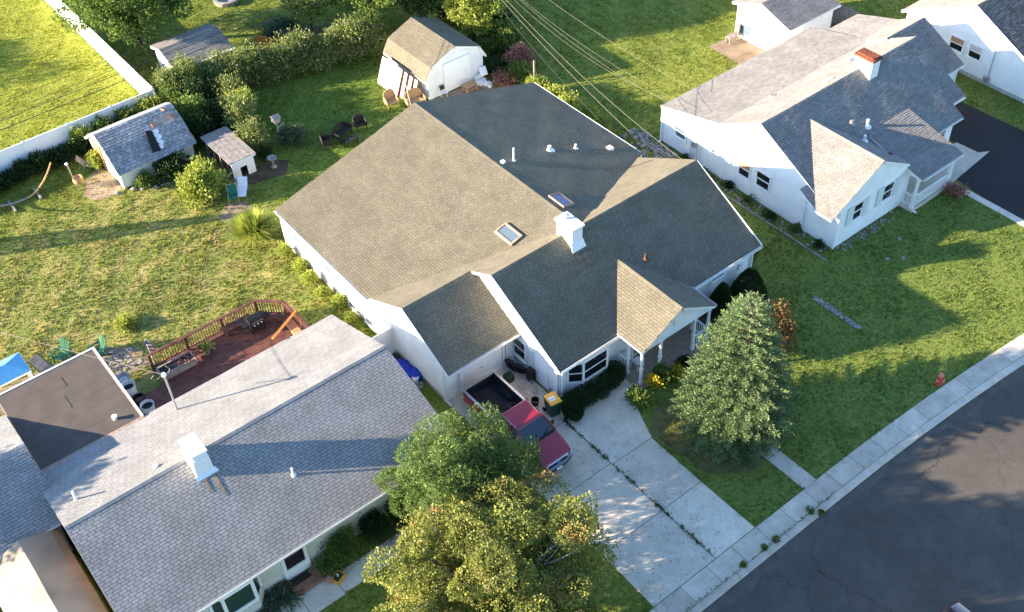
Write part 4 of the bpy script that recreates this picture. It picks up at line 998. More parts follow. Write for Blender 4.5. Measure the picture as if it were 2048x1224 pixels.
for a, b in zip(rp[:-1], rp[1:]): railing(DK, a, b, .3, .93, mat='wood_red', cap=.16, bw=.04)
def bench(p, q, z=.76, w_=.45):
    p = Vector((*p, 0)); q = Vector((*q, 0)); u = (q-p).normalized(); n = Vector((-u.y, u.x, 0)); m = MB()
    for k in range(3): o = n*(-.16+.16*k); m.beam(p+o+Vector((0, 0, z)), q+o+Vector((0, 0, z)), .145, .04)
    for t in (.12, .88):
        c = p.lerp(q, t); m.beam(c+Vector((0, 0, .3)), c+Vector((0, 0, z)), .1, .1); m.beam(c-n*.2+Vector((0, 0, z-.05)), c+n*.2+Vector((0, 0, z-.05)), .08, .08)
    m.build('bench', 'wood_red', DK)
bench((11.7, 40.35), (13.3, 40.35)); bench((13.5, 40.3), (14.55, 39.35)); bench((14.6, 39.0), (14.6, 37.4))

# ------------------------------------------------------------------ yard things
GR = thing('gas_grill', 'black lidded gas grill on the red-brown deck', 'grill', (13.3, 39.75, .3), world=True)
m = MB(); m.box(12.9, 13.7, 39.5, 40.0, .42, .95); m.build('cabinet', 'black_plastic', GR, bev=.02)
m = MB(); prof = [(-.27, 0), (-.27, .14), (-.16, .27), (.08, .3), (.24, .2), (.27, 0)]
m.add([(12.88, 39.75+a, .98+b) for a, b in prof]+[(13.72, 39.75+a, .98+b) for a, b in prof], [(0, 1, 2, 3, 4, 5)[::-1], (6, 7, 8, 9, 10, 11)]+[(i, (i+1) % 6, 6+(i+1) % 6, 6+i) for i in range(6)])
lid = m.build('lid', 'black_plastic', GR); MB().box(13.0, 13.6, 39.44, 39.47, 1.05, 1.09).build('handle', 'chrome', lid)
for s in (12.72, 13.88): MB().box(s-.14, s+.14, 39.55, 39.95, .93, .97).build('side_shelf', 'black_plastic', GR)
for s in (13.1, 13.3, 13.5): MB().box(s-.03, s+.03, 39.46, 39.5, .85, .91).build('knob', 'metal_white', GR)
for s, t in ((12.98, 39.55), (13.62, 39.55), (12.98, 39.95), (13.62, 39.95)): MB().lathe((s, t, .3), [(.05, 0), (.05, .12)], 8).build('castor', 'rubber', GR)
PL = thing('planter_box', 'long grey planter box of black soil on the deck by the railing', 'planter', (8.9, 39.85, .3), world=True)
for b in ((7.98, 9.82, 39.55, 39.62), (7.98, 9.82, 40.15, 40.22), (7.98, 8.05, 39.62, 40.15), (9.75, 9.82, 39.62, 40.15)): MB().box(*b, .3, .72).build('side', 'wood_grey', PL)
MB().box(8.05, 9.75, 39.62, 40.15, .35, .66).build('soil', 'black_plastic', PL)
tw = MB()
for k in range(26):
    a = (random.uniform(9.0, 10.2), random.uniform(39.4, 40.1), .72); tw.tube([a, (a[0]+random.uniform(-.3, .3), a[1]+random.uniform(-.3, .2), .78+random.uniform(0, .15)), (a[0]+random.uniform(-.5, .5), a[1]+random.uniform(-.4, .1), .7)], .012, 4)
one('dead_twigs', tw, 'brick_red', 'dry reddish twigs lying over the end of the planter box', 'twigs')
FP = thing('potted_fern', 'bright green fern in a dark pot on the deck', 'plant', (10.55, 40.05, .3), world=True)
MB().lathe((10.45, 40.05, .3), [(.16, 0), (.24, .36), (.26, .38), (.22, .38), (.20, .3)], 14).build('pot', 'black_plastic', FP)
def fern(c, n, L, mat, par, droop=.5):
    P = []; D = []; S = []
    for k in range(n):
        t = random.uniform(0, 6.283); r = random.uniform(.3, 1); d = np.array([math.cos(t), math.sin(t), 0])
        for q in np.linspace(.05, 1, 14):
            p = np.array(c)+d*L*r*q+np.array([0, 0, L*(.9*q-droop*2*q*q)*(1.1-r*.5)]); P.append(p); D.append(d+np.array([0, 0, .5-q])+rng.normal(size=3)*.45); S.append(L*.22)
    return np_mesh('fronds', leaf_quads(np.array(P), np.array(D), np.array(S), np.array(S)*.3), 4, mat, par)
fern((10.55, 40.05, .62), 40, .55, 'leaf_lime', FP)
fg = thing('flag', 'small striped flag on a stick beside the deck corner', 'flag', (8.2, 41.3, 0), world=True)
m = MB(); m.tube([(8.2, 41.3, 0), (8.2, 41.3, 1.75)], .012, 6); m.build('stick', 'white_trim', fg)
for k in range(7):
    MB().slab([(8.2, 41.3, 1.7-.13*k), (8.36+.02*k, 41.2, 1.62-.14*k), (8.37+.02*k, 41.2, 1.49-.14*k), (8.2, 41.3, 1.57-.13*k)], (.006, .006, 0)).build('stripe', 'red_cloth' if k % 2 else 'paper_white', fg)
MB().slab([(8.19, 41.29, 1.7), (8.27, 41.24, 1.66), (8.27, 41.24, 1.4), (8.19, 41.29, 1.44)], (-.006, -.006, 0)).build('canton', 'flag_blue', fg)
one('timber_pole', MB().beam((15.05, 38.6, 1.3), (12.75, 36.4, 2.62), .09, .09), 'wood_orange', 'long orange timber pole leaning from the deck rail to the roof edge', 'pole')
m = MB(); m.box(14.3, 14.7, 37.4, 37.9, .8, .95); m.box(14.2, 14.6, 36.9, 37.2, .3, .5); m.box(13.6, 13.95, 37.7, 37.95, .3, .42)
one('scrap_wood', m, 'wood_raw', 'pale scrap of cut lumber lying on the deck bench', 'wood')
def tub(c, r, h, mat, label, cat, wall=.03, inner='black_plastic'):
    t = thing('tub' if cat == 'tub' else cat, label, cat, c, world=True)
    MB().lathe(c, [(r*.85, 0), (r, h), (r+.02, h), (r-wall, h), (r*.83, .05)], 16).build('shell', mat, t)
    MB().lathe((c[0], c[1], c[2]+h*.55), [(r*.86, 0), (r*.86, .01)], 16).build('content', inner, t); return t
tub((6.5, 40.9, 0), .33, .55, 'metal_grey', 'grey tub of white rags beside the flat roof wall', 'tub', inner='paper_white')
tub((6.45, 40.2, 0), .36, .62, 'metal_white', 'white-rimmed barrel with black inside against the flat roof wall', 'barrel')
tub((6.55, 39.35, .0), .3, .35, 'black_plastic', 'low black bucket by the flat-roofed wall', 'bucket')
tub((6.62, 38.35, .3), .33, .4, 'paper_white', 'white hoop-rimmed bucket at the deck end by the flat roof', 'bucket')
m = MB(); m.torus((6.9, 37.5, .34), .36, .04, (0, 0, 1)); m.torus((6.9, 37.5, .38), .2, .03, (0, 0, 1))
one('coiled_hose', m, 'black_plastic', 'black coiled hose lying on the deck against the roof edge', 'hose')
m = MB()
for k in range(6): m.torus((6.55+random.uniform(-.1, .1), 41.75+random.uniform(-.1, .15), .5+.03*k), .22+random.uniform(0, .06), .015, (random.uniform(-.4, .4), random.uniform(-.4, .4), 1))
one('coiled_cable', m, 'cable_pale', 'tangle of pale cable coiled at the flat roof corner', 'cable')
m = MB(); m.box(8.42, 8.55, 37.9, 38.0, .3, .42); one('red_cup', m, 'red_cloth', 'small red cup standing on the deck', 'cup')
def adirondack(loc, rz, label, group=None):
    t = thing('garden_chair', label, 'chair', loc, rz, group)
    for k in range(5): MB().slab([(-.26+.105*k, .22, .34), (-.26+.105*k+.095, .22, .34), (-.30+.125*k+.095, .52, 1.02+.05*(2-abs(2-k))), (-.30+.125*k, .52, 1.02+.05*(2-abs(2-k)))], (0, -.025, .0)).build('back_slat', 'green_plastic', t)
    for k in range(5): MB().slab([(-.28, -.32+.11*k, .40-.02*k), (.28, -.32+.11*k, .40-.02*k), (.28, -.22+.11*k, .38-.02*k), (-.28, -.22+.11*k, .38-.02*k)], (0, 0, -.025)).build('seat_slat', 'green_plastic', t)
    for s in (-1, 1):
        MB().beam((s*.34, -.36, .58), (s*.34, .38, .58), .12, .03).build('armrest', 'green_plastic', t)
        MB().beam((s*.32, -.32, 0), (s*.32, -.32, .57), .08, .04).build('leg', 'green_plastic', t); MB().beam((s*.31, -.3, .36), (s*.31, .5, .02), .04, .1).build('leg', 'green_plastic', t)
        MB().beam((s*.32, .36, .12), (s*.32, .36, .57), .05, .03).build('leg', 'green_plastic', t)
    return t
adirondack((4.8, 44.5, 0), R(-60), 'green slatted garden chair alone at the flagstone edge'); adirondack((6.3, 43.6, 0), R(-85), 'green slatted garden chair beside the flat roof corner')
LC = thing('lounge_chair', 'grey mesh lounge chair beside the blue canopy', 'lounge chair', (3.9, 44.0, 0), R(30))
MB().slab([(-.3, -.75, .35), (.3, -.75, .35), (.3, .2, .38), (-.3, .2, .38)], (0, 0, .02)).build('seat', 'wood_grey', LC); MB().slab([(-.3, .2, .38), (.3, .2, .38), (.3, .75, .95), (-.3, .75, .95)], (0, 0, .02)).build('backrest', 'wood_grey', LC)
for s in (-1, 1):
    m = MB(); m.tube([(s*.32, -.8, .36), (s*.32, .2, .39), (s*.32, .78, .98)], .018, 6); m.tube([(s*.32, -.6, .36), (s*.32, -.6, 0)], .016, 6); m.tube([(s*.32, .3, .42), (s*.32, .5, 0)], .016, 6); m.build('frame', 'black_plastic', LC)
CN = thing('canopy', 'blue fabric canopy with white frame behind the flat roof', 'canopy', (1.9, 43.5, 0), world=True)
m = MB(); m.add([(.6, 42.75, 1.95), (3.05, 42.75, 1.95), (3.05, 44.3, 1.95), (.6, 44.3, 1.95), (1.4, 43.5, 2.35), (2.25, 43.5, 2.35)], [(0, 1, 5, 4), (1, 2, 5), (2, 3, 4, 5), (3, 0, 4)]); m.build('canopy_cloth', 'canopy_blue', CN)
for a, b in (((.6, 42.75), (3.05, 42.75)), ((3.05, 42.75), (3.05, 44.3)), ((3.05, 44.3), (.6, 44.3))): MB().beam((*a, 1.9), (*b, 1.9), .05, .07).build('frame_bar', 'white_trim', CN)
for a in ((.65, 42.8), (3.0, 42.8), (3.0, 44.25), (.65, 44.25)): MB().box(a[0]-.03, a[0]+.03, a[1]-.03, a[1]+.03, 0, 1.92).build('canopy_leg', 'white_trim', CN)
RT = thing('round_table', 'round pale patio table half under the blue canopy', 'table', (3.35, 43.1, 0), world=True)
MB().lathe((3.35, 43.1, .70), [(.5, 0), (.52, .02), (.5, .04)], 22).build('table_top', 'curtain', RT)
for a in range(4): MB().tube([(3.35+.12*math.cos(a*1.57), 43.1+.12*math.sin(a*1.57), .7), (3.35+.4*math.cos(a*1.57), 43.1+.4*math.sin(a*1.57), 0)], .02, 6).build('leg', 'metal_white', RT)
for k in range(9):
    c = (1.7+.16*k, 41.95+random.uniform(-.05, .12), 0); m = MB(); m.lathe(c, [(.05, 0), (.075, .13), (.085, .14), (.07, .14), (.06, .05)], 10)
    one('flower_pot', m, 'terracotta' if k % 3 else 'brick_red', 'small terracotta pot in the row under the blue canopy', 'pot', 'terracotta pots by the flat roof wall')
# dark wicker set
def wicker(loc, rz, w_, mat, label, cat='chair', cushion=None, h=.82, group=None):
    t = thing('wicker_'+('loveseat' if w_ > .9 else 'chair'), label, cat, loc, rz, group); W = w_/2
    MB().box(-W+.05, W-.05, -.3, .28, .30, .42).build('seat', cushion or mat, t, bev=.02)
    m = MB(); n = 9; pts = []
    for i in range(n+1):
        a = math.pi*i/n; pts.append((-W*math.cos(a), .30, .42+(h-.42)*max(.0, math.sin(a))**.5))
    m.add([(x, y, z) for x, y, z in pts]+[(x, y+.06, z) for x, y, z in pts], [tuple(range(n+1)), tuple(range(2*n+1, n, -1))]+[(i+1, i, n+1+i, n+2+i) for i in range(n)]); m.build('backrest', mat, t)
    for s in (-1, 1):
        m = MB(); m.tube([(s*W, .3, .62), (s*W, -.1, .62), (s*W, -.3, .56), (s*W, -.33, .4)], .035, 7); m.box(s*W-.02, s*W+.02, -.28, .3, .3, .58); m.build('armrest', mat, t)
        MB().box(s*(W-.04)-.025, s*(W-.04)+.025, -.32, -.27, 0, .34).build('leg', mat, t); MB().box(s*(W-.04)-.025, s*(W-.04)+.025, .28, .33, 0, .34).build('leg', mat, t)
    m = MB(); m.tube([(-W*math.cos(math.pi*i/n), .33, .42+(h-.42)*max(0, math.sin(math.pi*i/n))**.5) for i in range(n+1)], .035, 7); m.build('rim', mat, t)
    return t
wicker((25.75, 51.45, 0), R(25), 1.35, 'wicker_dark', 'black wicker loveseat on the shaded back lawn', 'loveseat')
wicker((24.5, 51.2, 0), R(75), .7, 'wicker_dark', 'black wicker armchair with pale cushion left of the low table', cushion='wicker_dark')
wicker((27.1, 51.45, 0), R(-12), .7, 'wicker_dark', 'black wicker armchair nearest the tan barn shed, facing the house')
m = MB(); m.box(25.35, 26.2, 50.25, 50.75, .34, .40)
T_ = thing('low_table', 'black low table in front of the black loveseat', 'table', (25.8, 50.5, 0), world=True); m.build('table_top', 'wicker_dark', T_)
for a in ((25.4, 50.3), (26.15, 50.3), (26.15, 50.7), (25.4, 50.7)): MB().box(a[0]-.03, a[0]+.03, a[1]-.03, a[1]+.03, 0, .34).build('leg', 'wicker_dark', T_)
wicker((29.95, 52.2, 0), R(-12), .75, 'wicker', 'natural wicker armchair in front of the leaning plywood sheets', h=1.05)
wicker((31.15, 51.25, 0), R(-12), 1.2, 'wicker', 'natural wicker loveseat at the corner of the barn shed', 'loveseat', h=1.05)
WT = thing('wicker_table', 'natural wicker side table before the barn door', 'table', (34.75, 50.25, 0), world=True)
MB().box(34.3, 35.2, 49.95, 50.55, .48, .54).build('table_top', 'wicker', WT); MB().box(34.36, 35.14, 50.0, 50.5, .16, .20).build('shelf', 'wicker', WT)
for a in ((34.35, 50.0), (35.15, 50.0), (35.15, 50.5), (34.35, 50.5)): MB().box(a[0]-.03, a[0]+.03, a[1]-.03, a[1]+.03, 0, .48).build('leg', 'wicker', WT)
m = MB()
for k in range(5): m.box(35.5+random.uniform(0, .5), 35.9+random.uniform(0, .5), 49.6+.2*k, 49.9+.2*k, .0, .15+.1*random.random())
one('junk_pile', m, 'paper_white', 'heap of pale bags and boxes by the barn shed corner', 'junk')
m = MB(); m.slab([(36.0, 50.7, .35), (36.5, 50.55, .35), (36.6, 50.95, .75), (36.1, 51.0, .75)], (0, 0, .04)); m.box(35.7, 36.3, 50.75, 51.0, 0, .35)
one('white_cooler', m, 'white_trim', 'tipped white box against the barn shed front', 'box')
FC = thing('folding_chair', 'white wire chair folded against the barn front', 'chair', (33.0, 50.8, 0), world=True)
for s in (32.85, 33.25): m = MB(); m.tube([(s, 50.6, 0), (s, 50.95, .8)], .015, 6); m.tube([(s, 50.95, 0), (s, 50.6, .45)], .015, 6); m.build('leg', 'metal_white', FC)
MB().slab([(32.85, 50.6, .42), (33.25, 50.6, .42), (33.25, 50.9, .42), (32.85, 50.9, .42)], (0, 0, .02)).build('seat', 'metal_white', FC); MB().slab([(32.85, 50.85, .55), (33.25, 50.85, .55), (33.25, 50.95, .8), (32.85, 50.95, .8)], (0, .02, 0)).build('backrest', 'black_plastic', FC)
for k in range(4):
    o = .17*k; t = thing('plywood_sheet', ('outermost', 'second', 'third', 'innermost')[k]+' of the weathered plywood sheets leaning on the barn shed side', 'plywood', (31.0, 53.5, 0), world=True, group='plywood sheets leaning on the barn shed')
    z1 = 1.75-.12*k; MB().slab([(30.75+o, 55.1-.30*k, .0), (30.75+o, 52.8-.40*k, .0), (31.42+o*.6, 52.8-.40*k, z1), (31.42+o*.6, 55.1-.30*k, z1)], (.03, 0, .0)).build('face_board', 'plywood', t)
    MB().slab([(30.79+o, 52.79-.40*k, .0), (30.83+o, 52.79-.40*k, .0), (31.5+o*.6, 52.79-.40*k, z1), (31.46+o*.6, 52.79-.40*k, z1)], (0, .03, 0)).build('edge_board', 'plywood_edge', t)
m = MB(); m.tube([(30.55, 50.75, 0), (30.75, 51.6, 2.05)], .03, 6); one('metal_pole', m, 'metal_grey', 'thin grey pole leaning between the two natural wicker seats', 'pole')
# birdhouse, birdbath
BH = thing('birdhouse', 'grey birdhouse on a leaning wooden post', 'birdhouse', (22.5, 53.5, 0), world=True)
m = MB(); m.tube([(22.5, 53.5, 0), (22.52, 53.5, 1.55)], [.07, .05], 7); m.beam((22.5, 53.5, 1.1), (22.95, 53.35, 1.35), .05, .05); m.build('post', 'wood_grey', BH)
m = MB(); m.box(22.32, 22.72, 53.3, 53.7, 1.55, 1.85); m.slab([(22.26, 53.24, 1.84), (22.78, 53.24, 1.84), (22.78, 53.5, 2.02), (22.26, 53.5, 2.02)], (0, 0, .03)); m.slab([(22.26, 53.76, 1.84), (22.78, 53.76, 1.84), (22.78, 53.5, 2.02), (22.26, 53.5, 2.02)], (0, 0, .03)); m.build('box', 'wood_grey', BH)
m = MB(); m.lathe((20.95, 51.6, 0), [(.2, 0), (.16, .06), (.07, .12), (.07, .5), (.14, .58), (.3, .66), (.3, .7), (.24, .66), (.05, .62)], 16)
one('birdbath', m, 'stone', 'grey stone birdbath near the little coop', 'birdbath', smooth=True)
GF = thing('folding_chair', 'green cloth folding chair beside the webbed lounge', 'chair', (17.5, 50.1, 0), R(-25))
MB().slab([(-.26, -.25, .45), (.26, -.25, .45), (.26, .2, .42), (-.26, .2, .42)], (0, 0, .02)).build('seat', 'green_cloth', GF); MB().slab([(-.26, .2, .44), (.26, .2, .44), (.26, .38, 1.05), (-.26, .38, 1.05)], (0, -.02, .0)).build('backrest', 'green_cloth', GF)
for s in (-1, 1):
    m = MB(); m.tube([(s*.28, -.3, 0), (s*.28, -.22, .62), (s*.28, .25, .62)], .015, 6); m.tube([(s*.28, .35, 0), (s*.28, .2, .44), (s*.28, .4, 1.08)], .015, 6); m.build('frame', 'metal_grey', GF)
WL = thing('webbed_lounge', 'white webbed lounge chair behind the green folding chair', 'lounge chair', (18.2, 50.4, 0), R(-35))
MB().slab([(-.28, -.6, .35), (.28, -.6, .35), (.28, .3, .35), (-.28, .3, .35)], (0, 0, .02)).build('seat', 'paper_white', WL); MB().slab([(-.28, .3, .36), (.28, .3, .36), (.28, .75, .75), (-.28, .75, .75)], (0, 0, .02)).build('backrest', 'paper_white', WL)
for s in (-1, 1): m = MB(); m.tube([(s*.3, -.6, 0), (s*.3, -.58, .36), (s*.3, .3, .36), (s*.3, .78, .78)], .016, 6); m.tube([(s*.3, .3, .36), (s*.3, .3, 0)], .016, 6); m.build('frame', 'metal_grey', WL)
LD = thing('wooden_ladder', 'weathered ladder lying by the little coop', 'ladder', (18.15, 52.0, 0), world=True)
for s in (0, .35): MB().beam((17.9+s, 53.2, .25), (18.3+s, 50.9, .1), .05, .07).build('side_rail', 'wood_grey', LD)
for k in range(8):
    t = (k+.5)/8; MB().beam((17.9+.4*t, 53.2-2.3*t, .25-.15*t), (18.25+.4*t, 53.2-2.3*t, .25-.15*t), .04, .03).build('rung', 'wood_grey', LD)
# hammock stand: two long bent timbers
HS = thing('hammock_stand', 'long curved wooden hammock stand on the grass below the white fence', 'hammock stand', (8.3, 58.9, 0), world=True)
def arc(a, b, z0, z1, sag, n=14):
    return [(a[0]+(b[0]-a[0])*t, a[1]+(b[1]-a[1])*t, z0+(z1-z0)*t**2+sag*math.sin(math.pi*t)) for t in np.linspace(0, 1, n)]
m = MB(); m.tube(arc((8.3, 58.5), (10.3, 58.75), .12, 1.55, 0), [.06]*10+[.05]*4, 7); m.build('curved_arm', 'wood_raw', HS)
m = MB(); m.tube(arc((8.3, 58.5), (5.2, 58.1), .12, 1.55, 0), [.06]*10+[.05]*4, 7); m.build('curved_arm', 'wood_grey', HS)
for x, y in ((8.9, 58.57), (7.3, 58.37)): MB().beam((x, y-.6, .07), (x, y+.6, .07), .12, .12).build('foot', 'wood_grey', HS)
TP = thing('tether_post', 'thin leaning pole with a round basket on the worn lawn', 'post', (10.9, 57.4, 0), world=True)
m = MB(); m.tube([(10.95, 57.35, 0), (10.85, 57.45, 1.9)], .03, 6); m.build('pole', 'metal_grey', TP); MB().lathe((10.85, 57.45, 1.86), [(.08, 0), (.1, .06), (.06, .12)], 10).build('cap', 'paper_white', TP)
m = MB(); m.lathe((11.15, 57.5, .35), [(.25, 0), (.32, .2), (.28, .42), (.2, .3)], 12); m.build('basket', 'wood_raw', TP); m = MB(); m.tube([(11.15, 57.5, 0), (11.15, 57.5, .4)], .03, 6); m.build('basket_stem', 'metal_grey', TP)
SC_ = thing('deck_chair', 'grey deck chair standing in the weeds by the cream shed', 'chair', (12.3, 58.9, 0), R(60))
MB().slab([(-.25, -.5, .3), (.25, -.5, .3), (.25, .1, .33), (-.25, .1, .33)], (0, 0, .03)).build('seat', 'wood_grey', SC_); MB().slab([(-.25, .12, .34), (.25, .12, .34), (.25, .55, .9), (-.25, .55, .9)], (0, 0, .03)).build('backrest', 'wood_grey', SC_)
for s in (-1, 1): MB().beam((s*.26, -.45, 0), (s*.26, -.4, .5), .04, .04).build('leg', 'wood_grey', SC_); MB().beam((s*.26, .4, 0), (s*.26, .15, .4), .04, .04).build('leg', 'wood_grey', SC_)
# stuff on the cream shed's roof
m = MB(); m.slab([(15.35, 55.6, 1.56), (15.85, 55.55, 1.52), (15.95, 56.6, 2.24), (15.6, 56.7, 2.31)], (0, -.05, .12)); one('black_sack', m, 'black_plastic', 'black sack lying on the cream shed roof', 'sack')
for k, (x, y) in enumerate(((15.98, 55.75), (16.12, 55.95), (16.0, 56.1), (16.2, 56.25), (16.05, 56.4), (16.2, 56.55))):
    z = 1.25+(y-55.25)*.693+.03; m = MB(); m.lathe((0, 0, 0), [(.15, 0), (.16, .03), (.13, .02)], 12); o = one('plate', m, 'paper_white', 'round white lid on the cream shed roof beside the black sack', 'lid', 'white lids on the cream shed roof'); o.location = (x, y, z); o.rotation_euler = (R(34), 0, 0)
for k, (x, y) in enumerate(((16.3, 56.95), (17.5, 57.0), (17.3, 57.55))):
    m = MB(); m.box(-.14, .14, -.12, .12, 0, .09); o = one('paver', m, 'terracotta', 'square paver weighing down the cream shed roof', 'paver', 'pavers on the cream shed roof'); o.location = (x, y, 2.22+(y-56.65)*.478+.03); o.rotation_euler = (R(25), 0, k)
# stone fire ring top, blue drum, rocks
m = MB(); m.lathe((28.4, 71.6, 0), [(.9, 0), (.95, .3), (.7, .32), (.65, .1)], 16); one('fire_ring', m, 'stone', 'pale round stone fire ring on the far lawn', 'fire ring')
m = MB(); m.lathe((24.75, 62.7, 0), [(.28, 0), (.3, .45), (.28, .9), (.2, .92)], 14); one('blue_drum', m, 'tarp_blue', 'blue plastic drum at the corner of the shed behind the hedge', 'drum')
def rock(c, r, mat='stone'):
    m = MB(); V = []; n = 7
    for lat in (-.3, .35, .75):
        for k in range(n):
            a = 6.283*k/n; q = r*random.uniform(.8, 1.15); V.append((c[0]+q*math.cos(a)*math.cos(lat), c[1]+q*math.sin(a)*math.cos(lat), c[2]+q*.7*math.sin(lat)))
    V.append((c[0], c[1], c[2]+r*.7)); F = []
    for l in range(2): F += [(l*n+k, l*n+(k+1) % n, (l+1)*n+(k+1) % n, (l+1)*n+k) for k in range(n)]
    F += [(2*n+k, 2*n+(k+1) % n, 3*n) for k in range(n)]; m.add(V, F); return m
m = MB()
for k in range(420):
    u_ = random.random()
    if k < 300: c = (random.uniform(39.36, 40.2), 25.2+13.6*u_, .0)
    else: c = (40.3+6*u_, random.uniform(24.4, 24.95), .0)
    q = rock(c, random.uniform(.03, .085)); m.add(q.v, q.f)
g_ = m.build('river_rocks', 'stone'); tag(g_, 'pale river rocks strewn along the foot of the eastern house walls', 'rocks', kind='stuff')
m = MB()
for k in range(260):
    t = random.random(); q = rock((36.62+random.gauss(0, .07), 20.25+2.9*t, 0), random.uniform(.03, .075)); m.add(q.v, q.f)
g_ = m.build('gravel_strip', 'stone'); tag(g_, 'narrow strip of pale gravel in the side lawn', 'gravel', kind='stuff')
m = MB()
for k in range(120):
    q = rock((random.uniform(38.3, 40.1), random.uniform(36.3, 40.2), 0), random.uniform(.06, .17)); m.add(q.v, q.f)
g_ = m.build('rubble', 'stone'); tag(g_, 'rubble of pale stones behind the eastern house corner', 'rubble', kind='stuff')
for k, (x, y, r) in enumerate(((13.5, 55.2, .22), (13.9, 54.9, .18), (14.6, 54.5, .2), (12.6, 55.5, .2), (16.6, 54.3, .15), (17.3, 53.9, .16), (15.3, 54.35, .13))):
    one('rock', rock((x, y, 0), r), 'stone', 'pale edging stone of the bed before the cream shed', 'rock', 'edging stones before the cream shed')
for k, (x, y) in enumerate(((41.8, 22.6), (42.5, 22.1), (43.6, 23.2))): one('rock', rock((x, y, 0), .13), 'stone', 'small pale stone lying on the eastern front lawn', 'rock', 'stones on the eastern front lawn')
PB = thing('patio_bench', 'wooden bench at the brick patio edge by the large white shed', 'bench', (51.9, 43.3, 0), world=True)
MB().box(51.3, 52.4, 43.0, 43.45, .40, .45).build('seat', 'wood_grey', PB); MB().slab([(52.2, 43.1, .45), (52.5, 43.5, .45), (52.5, 43.5, 1.0), (52.2, 43.1, 1.0)], (.03, 0, 0)).build('backrest', 'plywood', PB)
for a in ((51.35, 43.05), (52.35, 43.05), (52.35, 43.4), (51.35, 43.4)): MB().box(a[0]-.03, a[0]+.03, a[1]-.03, a[1]+.03, 0, .4).build('leg', 'wood_grey', PB)

# ------------------------------------------------------------------ hydrant, bin, garage clutter
FH = thing('fire_hydrant', 'faded red fire hydrant at the lawn edge by the sidewalk', 'hydrant', (36.5, 15.5, 0), world=True)
MB().lathe((36.5, 15.5, 0), [(.17, 0), (.17, .05), (.11, .06), (.11, .48), (.15, .5), (.15, .55), (.12, .56)], 14).build('barrel', 'hydrant_red', FH)
MB().lathe((36.5, 15.5, .55), [(.13, 0), (.12, .09), (.07, .15), (.03, .17), (.03, .22)], 14).build('bonnet', 'hydrant_pale', FH)
for d in ((1, 0), (-1, 0), (0, -1)):
    m = MB(); m.tube([(36.5, 15.5, .36), (36.5+d[0]*.2, 15.5+d[1]*.2, .36)], .055 if d[0] else .075, 10); m.build('nozzle', 'hydrant_red', FH)
    m = MB(); m.tube([(36.5+d[0]*.2, 15.5+d[1]*.2, .36), (36.5+d[0]*.24, 15.5+d[1]*.24, .36)], .07 if d[0] else .09, 8); m.build('nozzle_cap', 'hydrant_pale', FH)
BI = thing('wheelie_bin', 'dark green wheelie bin with yellow lid beside the pickup', 'bin', (21.35, 25.95, 0), R(-8))
m = MB(); m.add([(-.25, -.27, .06), (.25, -.27, .06), (.25, .27, .06), (-.25, .27, .06), (-.3, -.34, 1.0), (.3, -.34, 1.0), (.3, .36, 1.0), (-.3, .36, 1.0)], [(0,3,2,1),(4,5,6,7),(0,1,5,4),(1,2,6,5),(2,3,7,6),(3,0,4,7)]); m.build('body', 'bin_green', BI, bev=.03)
ld = MB(); ld.add([(-.32, -.37, 1.0), (.32, -.37, 1.0), (.32, .36, 1.0), (-.32, .36, 1.0), (-.29, -.33, 1.06), (.29, -.33, 1.06), (.29, .34, 1.09), (-.29, .34, 1.09)], [(0,3,2,1),(4,5,6,7),(0,1,5,4),(1,2,6,5),(2,3,7,6),(3,0,4,7)]); ld = ld.build('lid', 'bin_yellow', BI, bev=.02)
lb = MB().slab([(-.2, -.15, 1.075), (.1, -.15, 1.075), (.1, .1, 1.083), (-.2, .1, 1.083)], (0, 0, .004)).build('label', 'label_white', ld)
for k in range(3): MB().slab([(-.16, -.1+.07*k, 1.082), (.05-.03*k, -.1+.07*k, 1.082), (.05-.03*k, -.07+.07*k, 1.083), (-.16, -.07+.07*k, 1.083)], (0, 0, .003)).build('print', 'label_blue', ld)
m = MB(); m.tube([(-.26, .42, .98), (.26, .42, .98)], .02, 8); [m.box(s-.03, s+.03, .33, .43, .95, 1.0) for s in (-.22, 0, .22)]; m.build('handle', 'black_plastic', BI)
for s in (-.28, .28): m = MB(); m.tube([(s-.03, .33, .12), (s+.03, .33, .12)], .12, 14); m.build('wheel', 'rubber', BI)
def tyre(c, rad, r, axis, label, group=None):
    t = thing('tyre', label, 'tyre', (c[0], c[1], c[2]-rad-r), world=True, group=group); m = MB(); m.torus(c, rad, r, axis, 20, 8); m.build('tread', 'rubber', t, True); return t
tyre((21.55, 29.3, .42), .3, .12, (.9, .1, .25), 'large black tyre standing against the garage corner'); tyre((21.7, 28.9, .40), .28, .11, (.9, .3, .3), 'black tyre leaning beside the larger garage-corner tyre')
one('green_crate', MB().box(20.85, 21.25, 28.7, 29.1, .0, .42), 'bin_green', 'dark green crate between the pickup and the tyres', 'crate', bev=.02)
one('black_box', MB().box(21.72, 22.0, 28.0, 28.4, 0, .8), 'black_plastic', 'black box leaning on the white wall below the window', 'box', bev=.02)
BK = thing('bicycle_wheels', 'pair of pale-rimmed bicycle wheels standing by the garage wall', 'wheels', (21.35, 27.9, 0), world=True)
for c in ((21.2, 28.1, .34), (21.5, 27.55, .34)):
    m = MB(); m.torus(c, .30, .022, (.5, -.6, .55), 24, 6); w0 = m.build('rim', 'metal_grey', BK, True)
    ax = Vector((.5, -.6, .55)).normalized(); a = ax.orthogonal(); b = ax.cross(a); m = MB()
    for k in range(10): t = 6.283*k/10; m.tube([c, Vector(c)+(a*math.cos(t)+b*math.sin(t))*.29], .004, 3)
    m.tube([Vector(c)-ax*.05, Vector(c)+ax*.05], .03, 8); m.build('spokes', 'metal_grey', w0)
